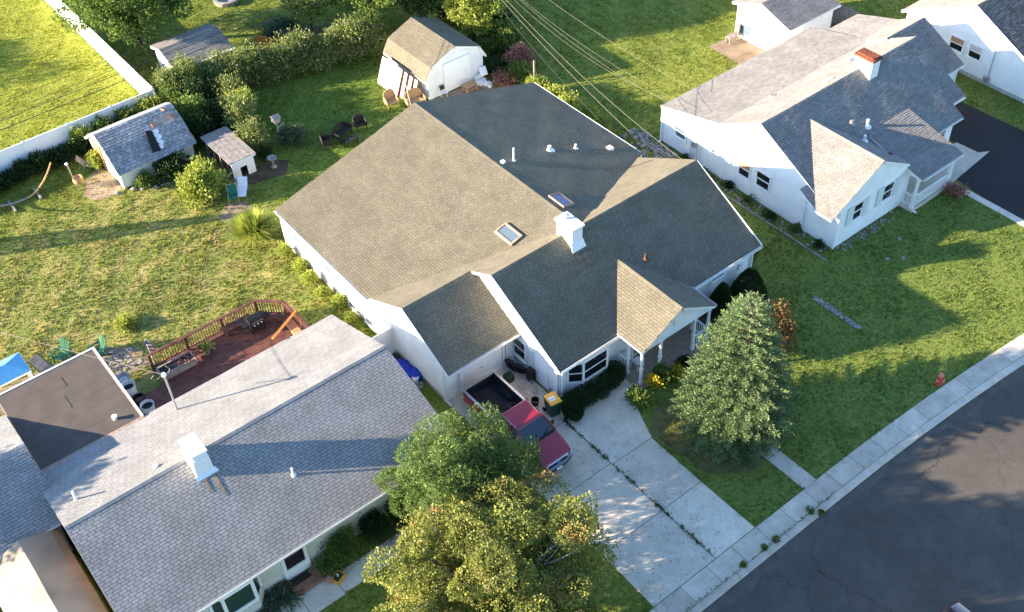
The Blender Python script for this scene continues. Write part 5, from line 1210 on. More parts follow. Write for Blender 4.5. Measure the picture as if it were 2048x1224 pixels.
m = MB(); m.tube([(21.95, 26.9, 0), (22.02, 27.1, 1.3)], .012, 6); m.box(21.9, 22.0, 26.85, 26.95, .3, .5); one('fishing_rod', m, 'metal_grey', 'thin grey rod leaning on the white wall near the bin', 'rod')
one('black_bucket', MB().lathe((21.05, 26.9, 0), [(.16, 0), (.2, .36), (.17, .36), (.14, .1)], 14), 'black_plastic', 'black bucket between the wheelie bin and the pickup', 'bucket')
TB = MB()
for k in range(7): q = rock((17.55+random.uniform(-.15, .15), 33.1-.2*k, .25), .34); TB.add(q.v, q.f)
one('blue_tarp', TB, 'tarp_blue', 'crumpled blue tarp bundle in the gap between the houses', 'tarp')
one('dark_bag', rock((17.5, 33.55, .2), .33), 'dark_cloth', 'dark bag at the end of the blue tarp bundle', 'bag')
WB = thing('white_bucket', 'white lidded bucket in the gap between the houses', 'bucket', (17.5, 31.7, 0), world=True)
MB().lathe((17.5, 31.7, 0), [(.13, 0), (.16, .36)], 16).build('pail', 'paper_white', WB); MB().lathe((17.5, 31.7, .36), [(.17, 0), (.17, .03), (.12, .03), (.11, .015)], 16).build('lid', 'paper_white', WB)
one('grey_pail', MB().lathe((17.45, 31.25, 0), [(.14, 0), (.17, .3), (.15, .3), (.13, .1)], 14), 'metal_grey', 'grey pail beside the white lidded bucket', 'bucket')
PC = thing('plastic_chair', 'white plastic chair on the front porch', 'chair', (26.35, 25.5, .06), R(95))
MB().box(-.22, .22, -.22, .22, .40, .43).build('seat', 'white_trim', PC); MB().slab([(-.22, .2, .43), (.22, .2, .43), (.19, .32, .85), (-.19, .32, .85)], (0, .02, 0)).build('backrest', 'white_trim', PC)
for s in (-1, 1):
    MB().beam((s*.22, -.24, 0), (s*.2, -.2, .42), .04, .04).build('leg', 'white_trim', PC); MB().beam((s*.22, .26, 0), (s*.2, .2, .42), .04, .04).build('leg', 'white_trim', PC); MB().beam((s*.25, -.2, .62), (s*.24, .26, .64), .05, .03).build('armrest', 'white_trim', PC)
PC2 = thing('plastic_table', 'white plastic table beside the porch railing', 'table', (26.2, 26.05, .06), 0)
MB().box(-.25, .25, -.2, .2, .58, .61).build('table_top', 'white_trim', PC2)
for a in ((-.2, -.15), (.2, -.15), (.2, .15), (-.2, .15)): MB().box(a[0]-.02, a[0]+.02, a[1]-.02, a[1]+.02, 0, .58).build('leg', 'white_trim', PC2)
one('door_mat', MB().box(7.1, 7.95, 25.62, 25.98, .138, .155), 'black_plastic', 'dark doormat on the western neighbour\'s brick step', 'doormat')
NPl = thing('window_planter', 'yellow square planter tray on the entrance path', 'planter', (8.75, 24.85, .015), R(20))
for b in ((-.26, .26, -.21, -.17), (-.26, .26, .17, .21), (-.26, -.22, -.17, .17), (.22, .26, -.17, .17)): MB().box(*b, 0, .2).build('side', 'planter_yellow', NPl)
MB().box(-.22, .22, -.17, .17, .02, .12).build('soil', 'soil', NPl); MB().lathe((.03, .03, .12), [(.04, 0), (.05, .14), (.03, .15)], 8).build('bulb_light', 'paper_white', NPl)
one('clay_ball', MB().lathe((8.42, 24.95, .015), [(.08, 0), (.17, .08), (.2, .18), (.16, .28), (.07, .33)], 14), 'terracotta', 'round clay pot beside the yellow planter tray', 'pot', smooth=True)
# fabric carport by the western neighbour
CC = thing('fabric_carport', 'tan fabric carport cover beside the silver shingle roof', 'carport', (-1.0, 29.5, 0), world=True)
pf = [(-2.75, .05), (-2.65, 1.75), (-2.3, 2.1), (-.95, 2.75), (.25, 2.32), (.55, 2.05), (.62, .05)]
m = MB(); ys = np.linspace(33.05, 26.0, 8); V = [(x+random.uniform(-.01, .01), y, z+(-.03 if i % 2 else 0)) for i, y in enumerate(ys) for x, z in pf]; n = len(pf)
m.add(V, [(i*n+k, i*n+k+1, (i+1)*n+k+1, (i+1)*n+k) for i in range(len(ys)-1) for k in range(n-1)]); m.build('fabric_cover', 'tarp_tan', CC)
MB().slab([(x, 33.04, z) for x, z in pf], (0, -.02, 0)).build('end_panel', 'tarp_tan', CC)
for x in (-2.7, .57):
    for y in (33.0, 29.5, 26.1): MB().tube([(x, y, 0), (x, y, 1.7)], .03, 6).build('frame_pole', 'metal_white', CC)
# ------------------------------------------------------------------ vehicles
def rr(hw, z0, z1, r, crown=0, n=5):
    """rounded section: points (x,z) anticlockwise, flat bottom"""
    pts = [(-hw, z0), (hw, z0)]
    for k in range(n+1):
        a = math.pi/2*k/n; pts.append((hw-r+r*math.cos(a), z1-r+r*math.sin(a)))
    pts.append((0, z1+crown))
    for k in range(n+1):
        a = math.pi/2+math.pi/2*k/n; pts.append((-hw+r+r*math.cos(a), z1-r+r*math.sin(a)))
    return pts
def loft(secs, caps=True):
    m = MB(); n = len(secs[0][1]); V = [(x, y, z) for y, s in secs for x, z in s]
    F = [(i*n+k, i*n+(k+1) % n, (i+1)*n+(k+1) % n, (i+1)*n+k) for i in range(len(secs)-1) for k in range(n)]
    if caps: F += [tuple(range(n)), tuple(len(V)-1-k for k in range(n))]
    m.add(V, F); return m
def wheel(root, c, rad=.37, w_=.24):
    m = MB(); m.tube([(c[0]-w_/2, c[1], c[2]), (c[0]-w_/2+.03, c[1], c[2]), (c[0]+w_/2-.03, c[1], c[2]), (c[0]+w_/2, c[1], c[2])], [rad*.93, rad, rad, rad*.93], 22)
    o = m.build('wheel', 'rubber', root); s = 1 if c[0] > 0 else -1
    m = MB(); m.tube([(c[0]+s*(w_/2-.02), c[1], c[2]), (c[0]+s*(w_/2+.012), c[1], c[2])], [rad*.62, rad*.56], 16); m.build('rim', 'chrome', o)
# pickup, nose towards the street; local +y is rearwards
PK = thing('pickup_truck', 'dark red pickup truck with open black bed parked before the garage', 'pickup', (19.28, 26.0, .016), 0)
body = loft([(-2.86, rr(.72, .62, .96, .12, .01)), (-2.78, rr(.84, .56, 1.02, .12, .015)), (-2.55, rr(.91, .5, 1.07, .13, .02)), (-2.1, rr(.945, .48, 1.12, .13, .025)), (-1.62, rr(.955, .48, 1.16, .12, .02)), (-1.5, rr(.955, .48, 1.17, .1, 0)), (.42, rr(.955, .48, 1.19, .08, 0))])
bo = body.build('body', 'car_red', PK, True)
md = bo.modifiers.new('es', 'EDGE_SPLIT'); md.split_angle = R(40)
# cab greenhouse
gl = MB(); b0 = [(-.90, -1.58, 1.15), (.90, -1.58, 1.15), (.92, .38, 1.18), (-.92, .38, 1.18)]; t0 = [(-.70, -.92, 1.74), (.70, -.92, 1.74), (.72, .22, 1.76), (-.72, .22, 1.76)]
gl.add(b0+t0, [(0, 1, 5, 4), (1, 2, 6, 5), (2, 3, 7, 6), (3, 0, 4, 7), (4, 5, 6, 7)]); gl.build('windscreen', 'windshield', PK)
rf = MB(); rf.add([(-.73, -.98, 1.71), (.73, -.98, 1.71), (.76, .27, 1.74), (-.76, .27, 1.74), (-.64, -.86, 1.795), (.64, -.86, 1.795), (.68, .2, 1.815), (-.68, .2, 1.815)], [(4,5,6,7),(0,1,5,4),(1,2,6,5),(2,3,7,6),(3,0,4,7),(0,3,2,1)]); rf.build('cab_roof', 'car_red', PK, bev=.04)
for s in (-1, 1):
    MB().beam((s*.92, -1.62, 1.14), (s*.73, -.93, 1.75), .07, .06).build('pillar', 'car_red', PK)
    MB().beam((s*.93, .36, 1.16), (s*.74, .22, 1.75), .14, .08).build('pillar', 'car_red', PK)
    MB().beam((s*.94, -.55, 1.17), (s*.755, -.5, 1.74), .05, .05).build('pillar', 'car_red', PK)
    mr = MB().box(s*1.0-.09, s*1.0+.09, -1.32, -1.22, 1.16, 1.38).build('mirror', 'black_plastic', PK)
    mh = MB().box(.965*s-.012, .965*s+.012, -.12, .05, .98, 1.02).build('door_handle', 'black_plastic', PK)
wl = MB(); wl.box(-.80, .80, -1.68, -1.57, 1.145, 1.19); wl.build('wiper_cowl', 'black_plastic', PK)
for s in (-.4, .25): MB().beam((s, -1.6, 1.19), (s+.42, -1.44, 1.33), .02, .02).build('wiper', 'black_plastic', PK)
# bed
bd = MB()
bd.box(-.955, -.86, .47, 2.92, .5, 1.24); bd.box(.86, .955, .47, 2.92, .5, 1.24); bd.box(-.86, .86, .47, .55, .5, 1.24)
bo2 = bd.build('bed_side', 'car_red', PK, bev=.03)
MB().box(-.86, .86, 2.86, 2.96, .52, 1.20).build('tailgate', 'car_red', PK, bev=.02)
ln = MB(); ln.box(-.86, .86, .55, 2.86, .68, .72); ln.box(-.86, -.82, .55, 2.86, .72, 1.22); ln.box(.82, .86, .55, 2.86, .72, 1.22); ln.box(-.82, .82, .55, .6, .72, 1.2); ln.box(-.82, .82, 2.81, 2.86, .72, 1.17)
for s in (-.7, .7): ln.box(s-.13, s+.13, 1.25, 2.1, .72, .92)
for k in range(9): ln.box(-.5+.115*k, -.46+.115*k, .62, 2.8, .72, .733)
ln.build('bed_liner', 'bed_liner', PK)
for s in (-.905, .905): MB().box(s-.055, s+.055, .5, 2.9, 1.241, 1.262).build('bed_rail_cap', 'metal_grey', PK)
MB().box(-.84, .84, 2.85, 2.97, 1.2, 1.222).build('tailgate_cap', 'metal_grey', PK)
MB().lathe((.45, .85, .73), [(.1, 0), (.28, .02), (.3, .1), (.27, .2), (.12, .2), (.1, .1)], 18).build('spare_tyre', 'rubber', PK)
# nose
gr_ = MB(); gr_.box(-.52, .52, -2.9, -2.84, .70, .93); go_ = gr_.build('grille', 'black_plastic', PK)
for z in (.755, .815, .875): MB().box(-.5, .5, -2.915, -2.9, z-.012, z+.012).build('grille_bar', 'bumper_blue', go_)
for b in ((-.56, .56, .925, .965), (-.56, .56, .67, .70)): MB().box(b[0], b[1], -2.93, -2.85, b[2], b[3]).build('grille_frame', 'chrome', go_)
m = MB(); m.lathe((0, 0, 0), [(.075, 0), (.075, .015)], 16); m.v = [(x*1.35, -2.915-z, .815+y*.75) for x, y, z in m.v]; m.build('emblem', 'label_blue', go_)
for s in (-1, 1):
    m = MB(); m.add([(s*.55, -2.88, .72), (s*.80, -2.80, .72), (s*.80, -2.80, .92), (s*.55, -2.88, .92), (s*.55, -2.78, .72), (s*.8, -2.70, .72), (s*.8, -2.70, .92), (s*.55, -2.78, .92)], [(0,1,2,3),(7,6,5,4),(0,4,5,1),(3,2,6,7),(1,5,6,2),(0,3,7,4)]); m.build('headlight', 'lamp_glass', PK)
    m = MB(); m.add([(s*.8, -2.80, .74), (s*.89, -2.66, .74), (s*.89, -2.66, .9), (s*.8, -2.80, .9), (s*.8, -2.7, .74), (s*.86, -2.6, .74), (s*.86, -2.6, .9), (s*.8, -2.7, .9)], [(0,1,2,3),(7,6,5,4),(0,4,5,1),(3,2,6,7),(1,5,6,2),(0,3,7,4)]); m.build('turn_signal', 'amber', PK)
bp_ = MB(); xs = np.linspace(-.97, .97, 13); arc_ = [-2.74-.24*(1-(x/.97)**2)**.8 for x in xs]
for z0, z1, mt, nm, o in ((.40, .60, 'bumper_blue', 'bumper', 0), (.60, .645, 'chrome', 'bumper_trim', .015), (.36, .40, 'chrome', 'bumper_trim', .01)):
    m = MB(); V = []
    for x, y in zip(xs, arc_): V += [(x, y-o, z0), (x, y-o, z1), (x, y+.16, z1), (x, y+.16, z0)]
    m.add(V, [(i*4+k, i*4+(k+1) % 4, i*4+4+(k+1) % 4, i*4+4+k) for i in range(12) for k in range(4)]+[(0, 1, 2, 3), (51, 50, 49, 48)]); m.build(nm, mt, PK)
MB().box(-.15, .15, -3.0, -2.985, .43, .55).build('number_plate', 'label_white', PK)
for s in (-1, 1):
    for y in (-1.95, 1.68): wheel(PK, (s*.84, y, .37))
MB().box(-.8, .8, -2.6, 2.8, .35, .5).build('chassis', 'black_plastic', PK)
MB().box(-.9, .9, 2.96, 3.1, .42, .58).build('rear_bumper', 'chrome', PK)
# maroon car on the street, mostly below the frame; local +x forward
CR = thing('parked_car', 'dark maroon car on the asphalt street', 'car', (24.78, 7.02, -.115), R(180))
sec = lambda xx, hw, z0, z1, r, c=0: (xx, rr(hw, z0, z1, r, c))
cb = loft([sec(-2.25, .7, .4, .72, .1), sec(-2.1, .84, .3, .86, .12, .01), sec(-1.2, .9, .25, .95, .12, .02), sec(.9, .9, .25, .95, .12, .02), sec(1.9, .86, .28, .86, .12, .03), sec(2.25, .68, .4, .68, .1)])
cb.v = [(y, -x, z) for x, y, z in cb.v]; cb.build('body', 'car_maroon', CR, True)
g2 = MB(); g2.add([(-1.65, -.82, .93), (1.0, -.82, .95), (1.0, .82, .95), (-1.65, .82, .93), (-.95, -.6, 1.42), (.25, -.6, 1.44), (.25, .6, 1.44), (-.95, .6, 1.42)], [(0, 1, 5, 4), (1, 2, 6, 5), (2, 3, 7, 6), (3, 0, 4, 7), (4, 5, 6, 7)]); g2.build('windows', 'windshield', CR)
rf = MB(); rf.add([(-1.05, -.64, 1.40), (.32, -.64, 1.42), (.32, .64, 1.42), (-1.05, .64, 1.40), (-.85, -.52, 1.49), (.15, -.52, 1.5), (.15, .52, 1.5), (-.85, .52, 1.49)], [(4,5,6,7),(0,1,5,4),(1,2,6,5),(2,3,7,6),(3,0,4,7),(0,3,2,1)]); rf.build('car_roof', 'car_maroon', CR, bev=.03)
for s in (-1, 1):
    for a, b in (((-1.65, .82, .94), (-.98, .61, 1.42)), ((1.0, .82, .95), (.27, .61, 1.44)), ((-.3, .83, .95), (-.3, .62, 1.43))): MB().beam((a[0], s*a[1], a[2]), (b[0], s*b[1], b[2]), .06, .05).build('pillar', 'car_maroon', CR)
    for x in (-1.4, 1.4):
        m = MB(); m.tube([(x, s*.9, .32), (x, s*.68, .32)], .32, 20); wo = m.build('wheel', 'rubber', CR); m = MB(); m.tube([(x, s*.905, .32), (x, s*.89, .32)], .2, 14); m.build('rim', 'chrome', wo)

# ------------------------------------------------------------------ overhead wires
def wire(a, b, sag, r, label, mat='cable', group='overhead utility wires'):
    n = 24; m = MB(); a = Vector(a); b = Vector(b)
    m.tube([a.lerp(b, i/n)-Vector((0, 0, sag*4*(i/n)*(1-i/n))) for i in range(n+1)], r, 5)
    o = m.build('power_line', mat); return tag(o, label, 'wire', group)
UP = thing('utility_pole', 'tall wooden utility pole with crossarm at the back property line', 'utility pole', (39.1, 57.3, 0), world=True)
m = MB(); m.tube([(39.1, 57.3, 0), (39.1, 57.3, 9.2)], [.16, .11], 10); m.build('pole', 'bark_grey', UP); MB().beam((39.1, 56.3, 8.9), (39.1, 58.3, 8.9), .1, .12).build('crossarm', 'wood_grey', UP)
for y, z, r in ((57.0, 6.2, .022), (57.2, 6.6, .016), (57.15, 7.0, .012), (57.4, 7.5, .012), (56.9, 6.9, .010)):
    wire((39.1, y, z), (-45, y+.3, z+.1), .55, r, 'dark utility line running along the back property line')
wire((39.1, 57.2, 6.6), (35.3, 31.3, 4.5), 1.0, .009, 'pale service wire dropping to the tan roof gable end', 'cable_pale', 'service wires')
for k, (dy, sag) in enumerate(((0, 1.3), (.35, 1.7), (-.5, 1.1))):
    wire((39.1, 57.2, 6.9-.15*k), (40.4, 36.3+dy, 2.9+.25*k), sag, .0065, ('upper', 'middle', 'lowest')[k]+' of three pale service wires dropping to the eastern house eave', 'cable_pale', 'service wires to the eastern house')
wire((39.1, 57.3, 7.6), (42.2, 37.6, 3.0), .7, .008, 'pale service wire reaching over the eastern house rear roof', 'cable_pale')
wire((39.1, 57.2, 6.0), (36.2, 38.5, 2.5), .6, .010, 'thin dark wire sloping to the tan roof eave', 'cable')
wire((39.1, 57.25, 6.2), (37.0, 36.5, 2.2), .5, .010, 'thin grey wire sloping to the yard fence line', 'cable_pale')
wire((7.2, 35.2, 5.05), (-10.2, 62.0, 8.2), .8, .012, 'pale service wire from the roof mast of the silver-shingled house', 'cable_pale')

# ------------------------------------------------------------------ vegetation
def limb(m, a, b, r0, r1, wob=.12, n=5):
    a = np.array(a, float); b = np.array(b, float); L = np.linalg.norm(b-a); pts = []
    for i in range(n+1):
        t = i/n; p = a+(b-a)*t+(rng.normal(size=3)*wob*L*.18*math.sin(math.pi*t)); pts.append(tuple(p))
    m.tube(pts, [r0+(r1-r0)*i/n for i in range(n+1)], 6, False)
def tree(name, label, base, crown_c, crown_r, nclump, clump_r, nleaf, lsize, mat, bark='bark', group=None, cat='tree', trunk_r=.16, low=-.25, aspect=.65, seed=0, shell=.45, keep=None):
    global rng
    rng = np.random.default_rng(1000+seed)
    t = thing(name, label, cat, (base[0], base[1], 0), world=True, group=group)
    C_ = np.array(crown_c, float); CR_ = np.array(crown_r, float)
    # clumps spread evenly over a lumpy ellipsoid, some inside
    k = np.arange(nclump)+.5; ph = np.pi*(1+5**.5)*k; zz = 1-(1-low)*k/nclump
    rr_ = np.sqrt(np.maximum(0, 1-zz*zz)); d = np.stack([rr_*np.cos(ph), rr_*np.sin(ph), zz], 1)+rng.normal(size=(nclump, 3))*.10
    rad = rng.uniform(.55, 1.0, nclump); rad[::5] *= .6
    cc = C_+d*rad[:, None]*CR_
    if keep: cc = np.array([c for c in cc if keep(c)])
    tr = MB(); fork = C_*np.array([1, 1, 0])+np.array([0, 0, C_[2]-CR_[2]*.55]); limb(tr, (base[0], base[1], -.1), fork, trunk_r, trunk_r*.7, .05)
    tr = tr.build('trunk', bark, t, True)
    bm_ = MB(); hubs = [fork+(C_-fork)*.6+rng.normal(size=3)*CR_*.18 for _ in range(5)]
    for h in hubs: limb(bm_, fork, h, trunk_r*.6, trunk_r*.35, .2)
    for c in cc:
        h = min(hubs, key=lambda q: np.linalg.norm(q-c)); limb(bm_, h, c, trunk_r*.28, .015, .35)
        for _ in range(2): limb(bm_, h+(c-h)*.6, c+rng.normal(size=3)*clump_r*.6, .022, .008, .3, 3)
    bm_.build('limbs', bark, t)
    V = []
    for c in cc:
        s = clump_r*rng.uniform(.55, 1.3); V.append(blob_leaves(c, (s, s, s*.72), int(nleaf/nclump*(s/clump_r)**2), lsize, aspect, shell, .3, .35))
    V = np.concatenate(V); V = cut_low(V, 4, .05)
    np_mesh('crown', V, 4, mat, t); return t
tree('maple_tree', 'yellow-green maple tree turning orange at its tips, beside the driveway', (13.6, 19.3), (12.5, 18.9, 3.4), (4.6, 3.9, 2.8), 104, .86, 175000, .105, 'leaf_maple', 'bark_grey', seed=1, trunk_r=.2, low=-.8, shell=.72, keep=lambda c: not (c[0] > 14.8 and c[1] > 20.9-.35*max(0, c[0]-15.5)))
tree('ornamental_tree', 'dense green tree between the silver shingle roof and the pickup', (14.7, 23.7), (14.6, 23.7, 2.9), (3.0, 2.9, 2.3), 66, .66, 90000, .105, 'leaf_green', seed=2, trunk_r=.14, low=-.5, aspect=.45, shell=.6)
tree('shade_tree', 'broad green shade tree beyond the white fence', (21.0, 70.6), (20.6, 69.6, 4.0), (3.9, 3.9, 2.7), 64, 1.05, 42000, .2, 'leaf_mid', seed=3, trunk_r=.25, low=-.6)
for i, (x, y, zc, r, rz, mt, lab) in enumerate(((34.0, 60.3, 4.0, 2.5, 3.6, 'leaf_mid', 'dense green tree behind the tan barn shed'), (37.2, 59.2, 3.6, 2.2, 3.2, 'leaf_dark', 'dark tree filling the corner behind the barn shed'),
        (38.7, 55.0, 2.6, 1.7, 2.3, 'leaf_lime', 'vine-draped yellow-green tree beside the barn shed'), (30.8, 63.3, 4.2, 2.5, 3.6, 'leaf_mid', 'green tree at the end of the flowering hedge'), (38.4, 62.5, 4.8, 2.8, 4.4, 'leaf_dark', 'tall dark tree beside the utility pole'))):
    tree('backyard_tree', lab, (x, y), (x, y, zc), (r, r, rz), 34, .8, 14000, .17, mt, seed=10+i, trunk_r=.12, low=-.75, group='trees behind the barn shed')
for i, (x, y, zc, r, rz) in enumerate(((-13.5, 42.0, 6.3, 2.2, 2.0), (-9.0, 87, 4.6, 4.0, 3.0))):
    tree('yard_tree', ('tall leafy tree standing well west of the silver-shingled garage', 'leafy tree beyond the lush fenced lawn', 'leafy tree at the western end of the silver-shingled garage')[i], (x, y), (x, y, zc), (r, r, rz), 26, 1.0, 6000, .24, 'leaf_mid', seed=20+i, trunk_r=.2)
def shrub(name, label, loc, r, h, n, ls, mat, group=None, cat='shrub', lump=.35, blobs=6, aspect=.55, seed=0, up=.5, shoots=0):
    global rng
    rng = np.random.default_rng(500+seed)
    t = thing(name, label, cat, (loc[0], loc[1], 0), world=True, group=group); V = []
    for b in range(blobs):
        a = rng.uniform(0, 6.283); q = rng.uniform(0, .55)*r if b else 0; zz = h*rng.uniform(.4, .68)
        s = r*rng.uniform(.5, .75) if blobs > 1 else r
        V.append(blob_leaves((loc[0]+q*math.cos(a), loc[1]+q*math.sin(a), zz), (s, s, min(zz, h-zz)*1.02 if blobs > 1 else h*.5), n//blobs, ls, aspect, .4, up, lump))
    for k in range(shoots):
        a = rng.uniform(0, 6.283); q = r*rng.uniform(.1, .85); zb = h*(.95-.45*(q/r)**2); L = rng.uniform(.3, .75); nn = 26
        tt = rng.random(nn); ax = np.array([math.cos(a)*.3, math.sin(a)*.3, 1.0]); P_ = np.array([loc[0]+q*math.cos(a), loc[1]+q*math.sin(a), zb-.2])+ax*(tt*L)[:, None]; D_ = rng.normal(size=(nn, 3))+np.array([0, 0, .6])
        V.append(leaf_quads(P_, D_, ls*.8*(1.2-tt), ls*.4))
    V = cut_low(np.concatenate(V), 4, .005); np_mesh('foliage', V, 4, mat, t)
    m = MB()
    for k in range(5): a = rng.uniform(0, 6.283); limb(m, (loc[0]+.08*math.cos(a), loc[1]+.08*math.sin(a), -.05), (loc[0]+.5*r*math.cos(a), loc[1]+.5*r*math.sin(a), h*.6), .03, .01, .2, 3)
    m.build('stems', 'bark', t); return t
# flowering hedge row
ORD = ('first', 'second', 'third', 'fourth', 'fifth', 'sixth', 'seventh', 'eighth', 'ninth', 'tenth', 'eleventh', 'twelfth')
hx = np.linspace(19.6, 32.6, 12)
for i, x in enumerate(hx):
    y = 62.0-(x-19.6)*.30+(0.5 if i % 2 else 0)*.6; 
    shrub('flowering_shrub', ORD[i]+' shrub of the pale-blossomed hedge row counted from the white fence', (x, y), 1.35, 2.3+.35*math.sin(i*2.1), 6200, .15, 'leaf_lilac', 'shrubs of the flowering hedge row', seed=i, shoots=26, blobs=9, lump=.5)
for i, (x, y, r, h, mt) in enumerate(((19.0, 60.6, 1.1, 2.0, 'leaf_mid'), (20.3, 59.6, 1.1, 2.1, 'leaf_dark'), (19.2, 58.2, 1.1, 2.3, 'leaf_mid'), (20.4, 57.2, 1.0, 2.0, 'leaf_dark'), (18.9, 56.7, .9, 1.8, 'leaf_dark'))):
    shrub('leafy_shrub', ORD[i]+' tall shrub of the thicket from the white fence corner towards the coop', (x, y), r, h, 3600, .16, mt, 'thicket between the cream shed and the coop', seed=30+i, shoots=20, blobs=8, lump=.5)
for i, (x, y, r, h, mt, lab, ls) in enumerate(((21.2, 56.0, 1.1, 2.3, 'leaf_lilac', 'tall blossoming shrub right behind the coop roof', .16), (21.0, 53.9, .95, 1.9, 'leaf_lilac', 'blossoming shrub between the coop and the birdhouse', .15), (22.9, 53.0, .9, 1.0, 'leaf_bluegreen', 'low blue-green shrub at the birdhouse foot', .14), (20.9, 52.6, .5, .8, 'leaf_dark', 'small dark shrub by the birdbath', .12),
        (16.3, 51.9, 1.35, 1.5, 'leaf_lime', 'big bright-leaved shrub beside the green folding chair', .2), (17.2, 53.2, .8, 1.3, 'leaf_lime', 'bright-leaved shrub against the coop ladder', .18), (15.9, 55.1, .95, 1.2, 'leaf_dark', 'dark leafy shrub against the cream shed front', .17), (14.2, 55.0, .6, .7, 'leaf_mid', 'small light green shrub at the cream shed corner', .14),
        (13.0, 60.9, .8, 1.5, 'leaf_lime', 'yellow-green shrub squeezed between the white fence and the cream shed', .16), (12.85, 58.6, .5, 1.1, 'leaf_lime', 'bright weeds at the cream shed door', .14), (8.2, 44.7, .55, .45, 'leaf_lime', 'clump of bright weeds on the dry lawn near the deck', .12),
        (36.6, 28.6, .65, 1.3, 'leaf_mid', 'leafy shrub against the right-hand wall of the tan-roofed house', .13), (36.5, 27.4, .45, .8, 'leaf_mid', 'small leafy shrub near the front downspout', .12), (24.75, 23.75, .62, .75, 'leaf_mid', 'rounded green shrub where the driveway meets the porch', .11), (49.0, 23.5, .6, .6, 'leaf_pink', 'brownish shrub before the eastern house porch rail', .1),
        (29.0, 64.2, 1.5, 1.0, 'leaf_bluegreen', 'spreading blue-green shrub beyond the picket fence', .16), (36.9, 49.4, .8, .8, 'leaf_pink', 'reddish weeds near the weathered round post', .12), (37.4, 50.8, .9, .9, 'leaf_dark', 'dark weeds right of the barn shed', .14), (38.3, 53.0, .9, 1.0, 'leaf_mid', 'tangled weeds along the back fence line', .15))):
    shrub('shrub', lab, (x, y), r, h, int(2600*r*r+900), ls, mt, seed=50+i, shoots=int(14*r), blobs=8, lump=.55)
for i in range(7): shrub('wall_plant', ORD[i]+' small plant along the eastern side wall, from its front corner', (39.8+.15*math.sin(i*2.2), 25.6+1.7*i), .38, .4, 420, .11, 'leaf_mid' if i % 2 else 'leaf_dark', 'plants along the eastern side wall', cat='plant', blobs=3, seed=300+i)
for i, (x, y) in enumerate(((37.6, 46.8), (37.7, 45.4), (37.7, 44.0), (37.8, 42.6), (37.8, 41.3))):
    shrub('vine_shrub', ORD[i]+' yellow-green vine on the wire fence counted from the round post', (x, y), .85, 1.25, 3000, .14, 'leaf_lime', 'vines on the wire fence', seed=80+i, shoots=14, blobs=8, lump=.5)
for i in range(9):
    shrub('fence_shrub', ORD[8-i]+' low dark shrub along the white fence counted from the cream shed', (5.2+.95*i, 60.6+.1*math.sin(i*3)), .8, .95+.2*math.sin(i*1.7), 2200, .15, 'leaf_dark', 'dark shrubs along the white fence', seed=90+i)
for i in range(6):
    shrub('wall_weeds', ORD[i]+' clump of yellow-green weeds along the sunny side wall, from the deck side', (17.35+.15*math.sin(i*2), 37.2+1.35*i), .5, .55+.25*(i % 2), 1100, .11, 'leaf_lime', 'weeds along the sunny side wall', seed=100+i)
for i, (x, y, r, h) in enumerate(((9.6, 25.75, 1.1, 1.3), (11.2, 25.75, 1.0, 1.2), (12.7, 25.7, 1.0, 1.1), (14.2, 25.8, .9, 1.0))):
    shrub('foundation_shrub', ORD[i]+' feathery dark shrub below the silver shingle eave counted from the doorstep', (x, y), r, h, 4200, .13, 'leaf_dark' if i else 'leaf_mid', 'shrubs below the silver shingle eave', seed=110+i, aspect=.3)
gs = thing('spiky_plant', 'grey-green arching spiky plant between the bay window and doorstep', 'plant', (6.35, 25.45, 0), world=True); fern((6.35, 25.45, .15), 90, .95, 'leaf_bluegreen', gs, .42)
gs = thing('fern_plant', 'dark fern below the white bay window', 'plant', (4.9, 25.15, 0), world=True); fern((4.9, 25.15, .1), 60, .7, 'leaf_dark', gs, .42)
gs = thing('fern_plant', 'drooping green fern hanging over the brick doorstep edge', 'plant', (8.75, 25.6, 0), world=True); fern((8.75, 25.6, .35), 60, .8, 'leaf_mid', gs, .5)
gs = thing('ornamental_grass', 'fountain of tall ornamental grass at the tan roof\'s rear corner', 'grass', (16.85, 46.5, 0), world=True)
def blades(c, n, L, w_, mat, par, lean=1.0):
    t = rng.uniform(0, 6.283, n); out = rng.uniform(.15, 1, n)**.8*lean; d = np.stack([np.cos(t), np.sin(t), np.zeros(n)], 1); V = []
    Ls = L*rng.uniform(.75, 1.1, n); b0 = np.array(c)+d*rng.uniform(0, .25, n)[:, None]; prev = b0; side = np.stack([-np.sin(t), np.cos(t), np.zeros(n)], 1)*w_/2; Z = np.array([0, 0, 1.0])
    for k in range(4):
        q = (k+1)/4; cur = b0+d*(out*Ls*.75*q**1.6)[:, None]+Z*(Ls*(q*(1.0-.25*out)-.42*out*q*q))[:, None]
        w0, w1 = 1-k/4*.8, 1-q*.8; V.append(np.stack([prev-side*w0, prev+side*w0, cur+side*w1, cur-side*w1], 1)); prev = cur
    return np_mesh('blades', np.concatenate(V).reshape(-1, 3), 4, mat, par)
blades((16.85, 46.5, 0), 1500, 2.1, .055, 'leaf_lime', gs)
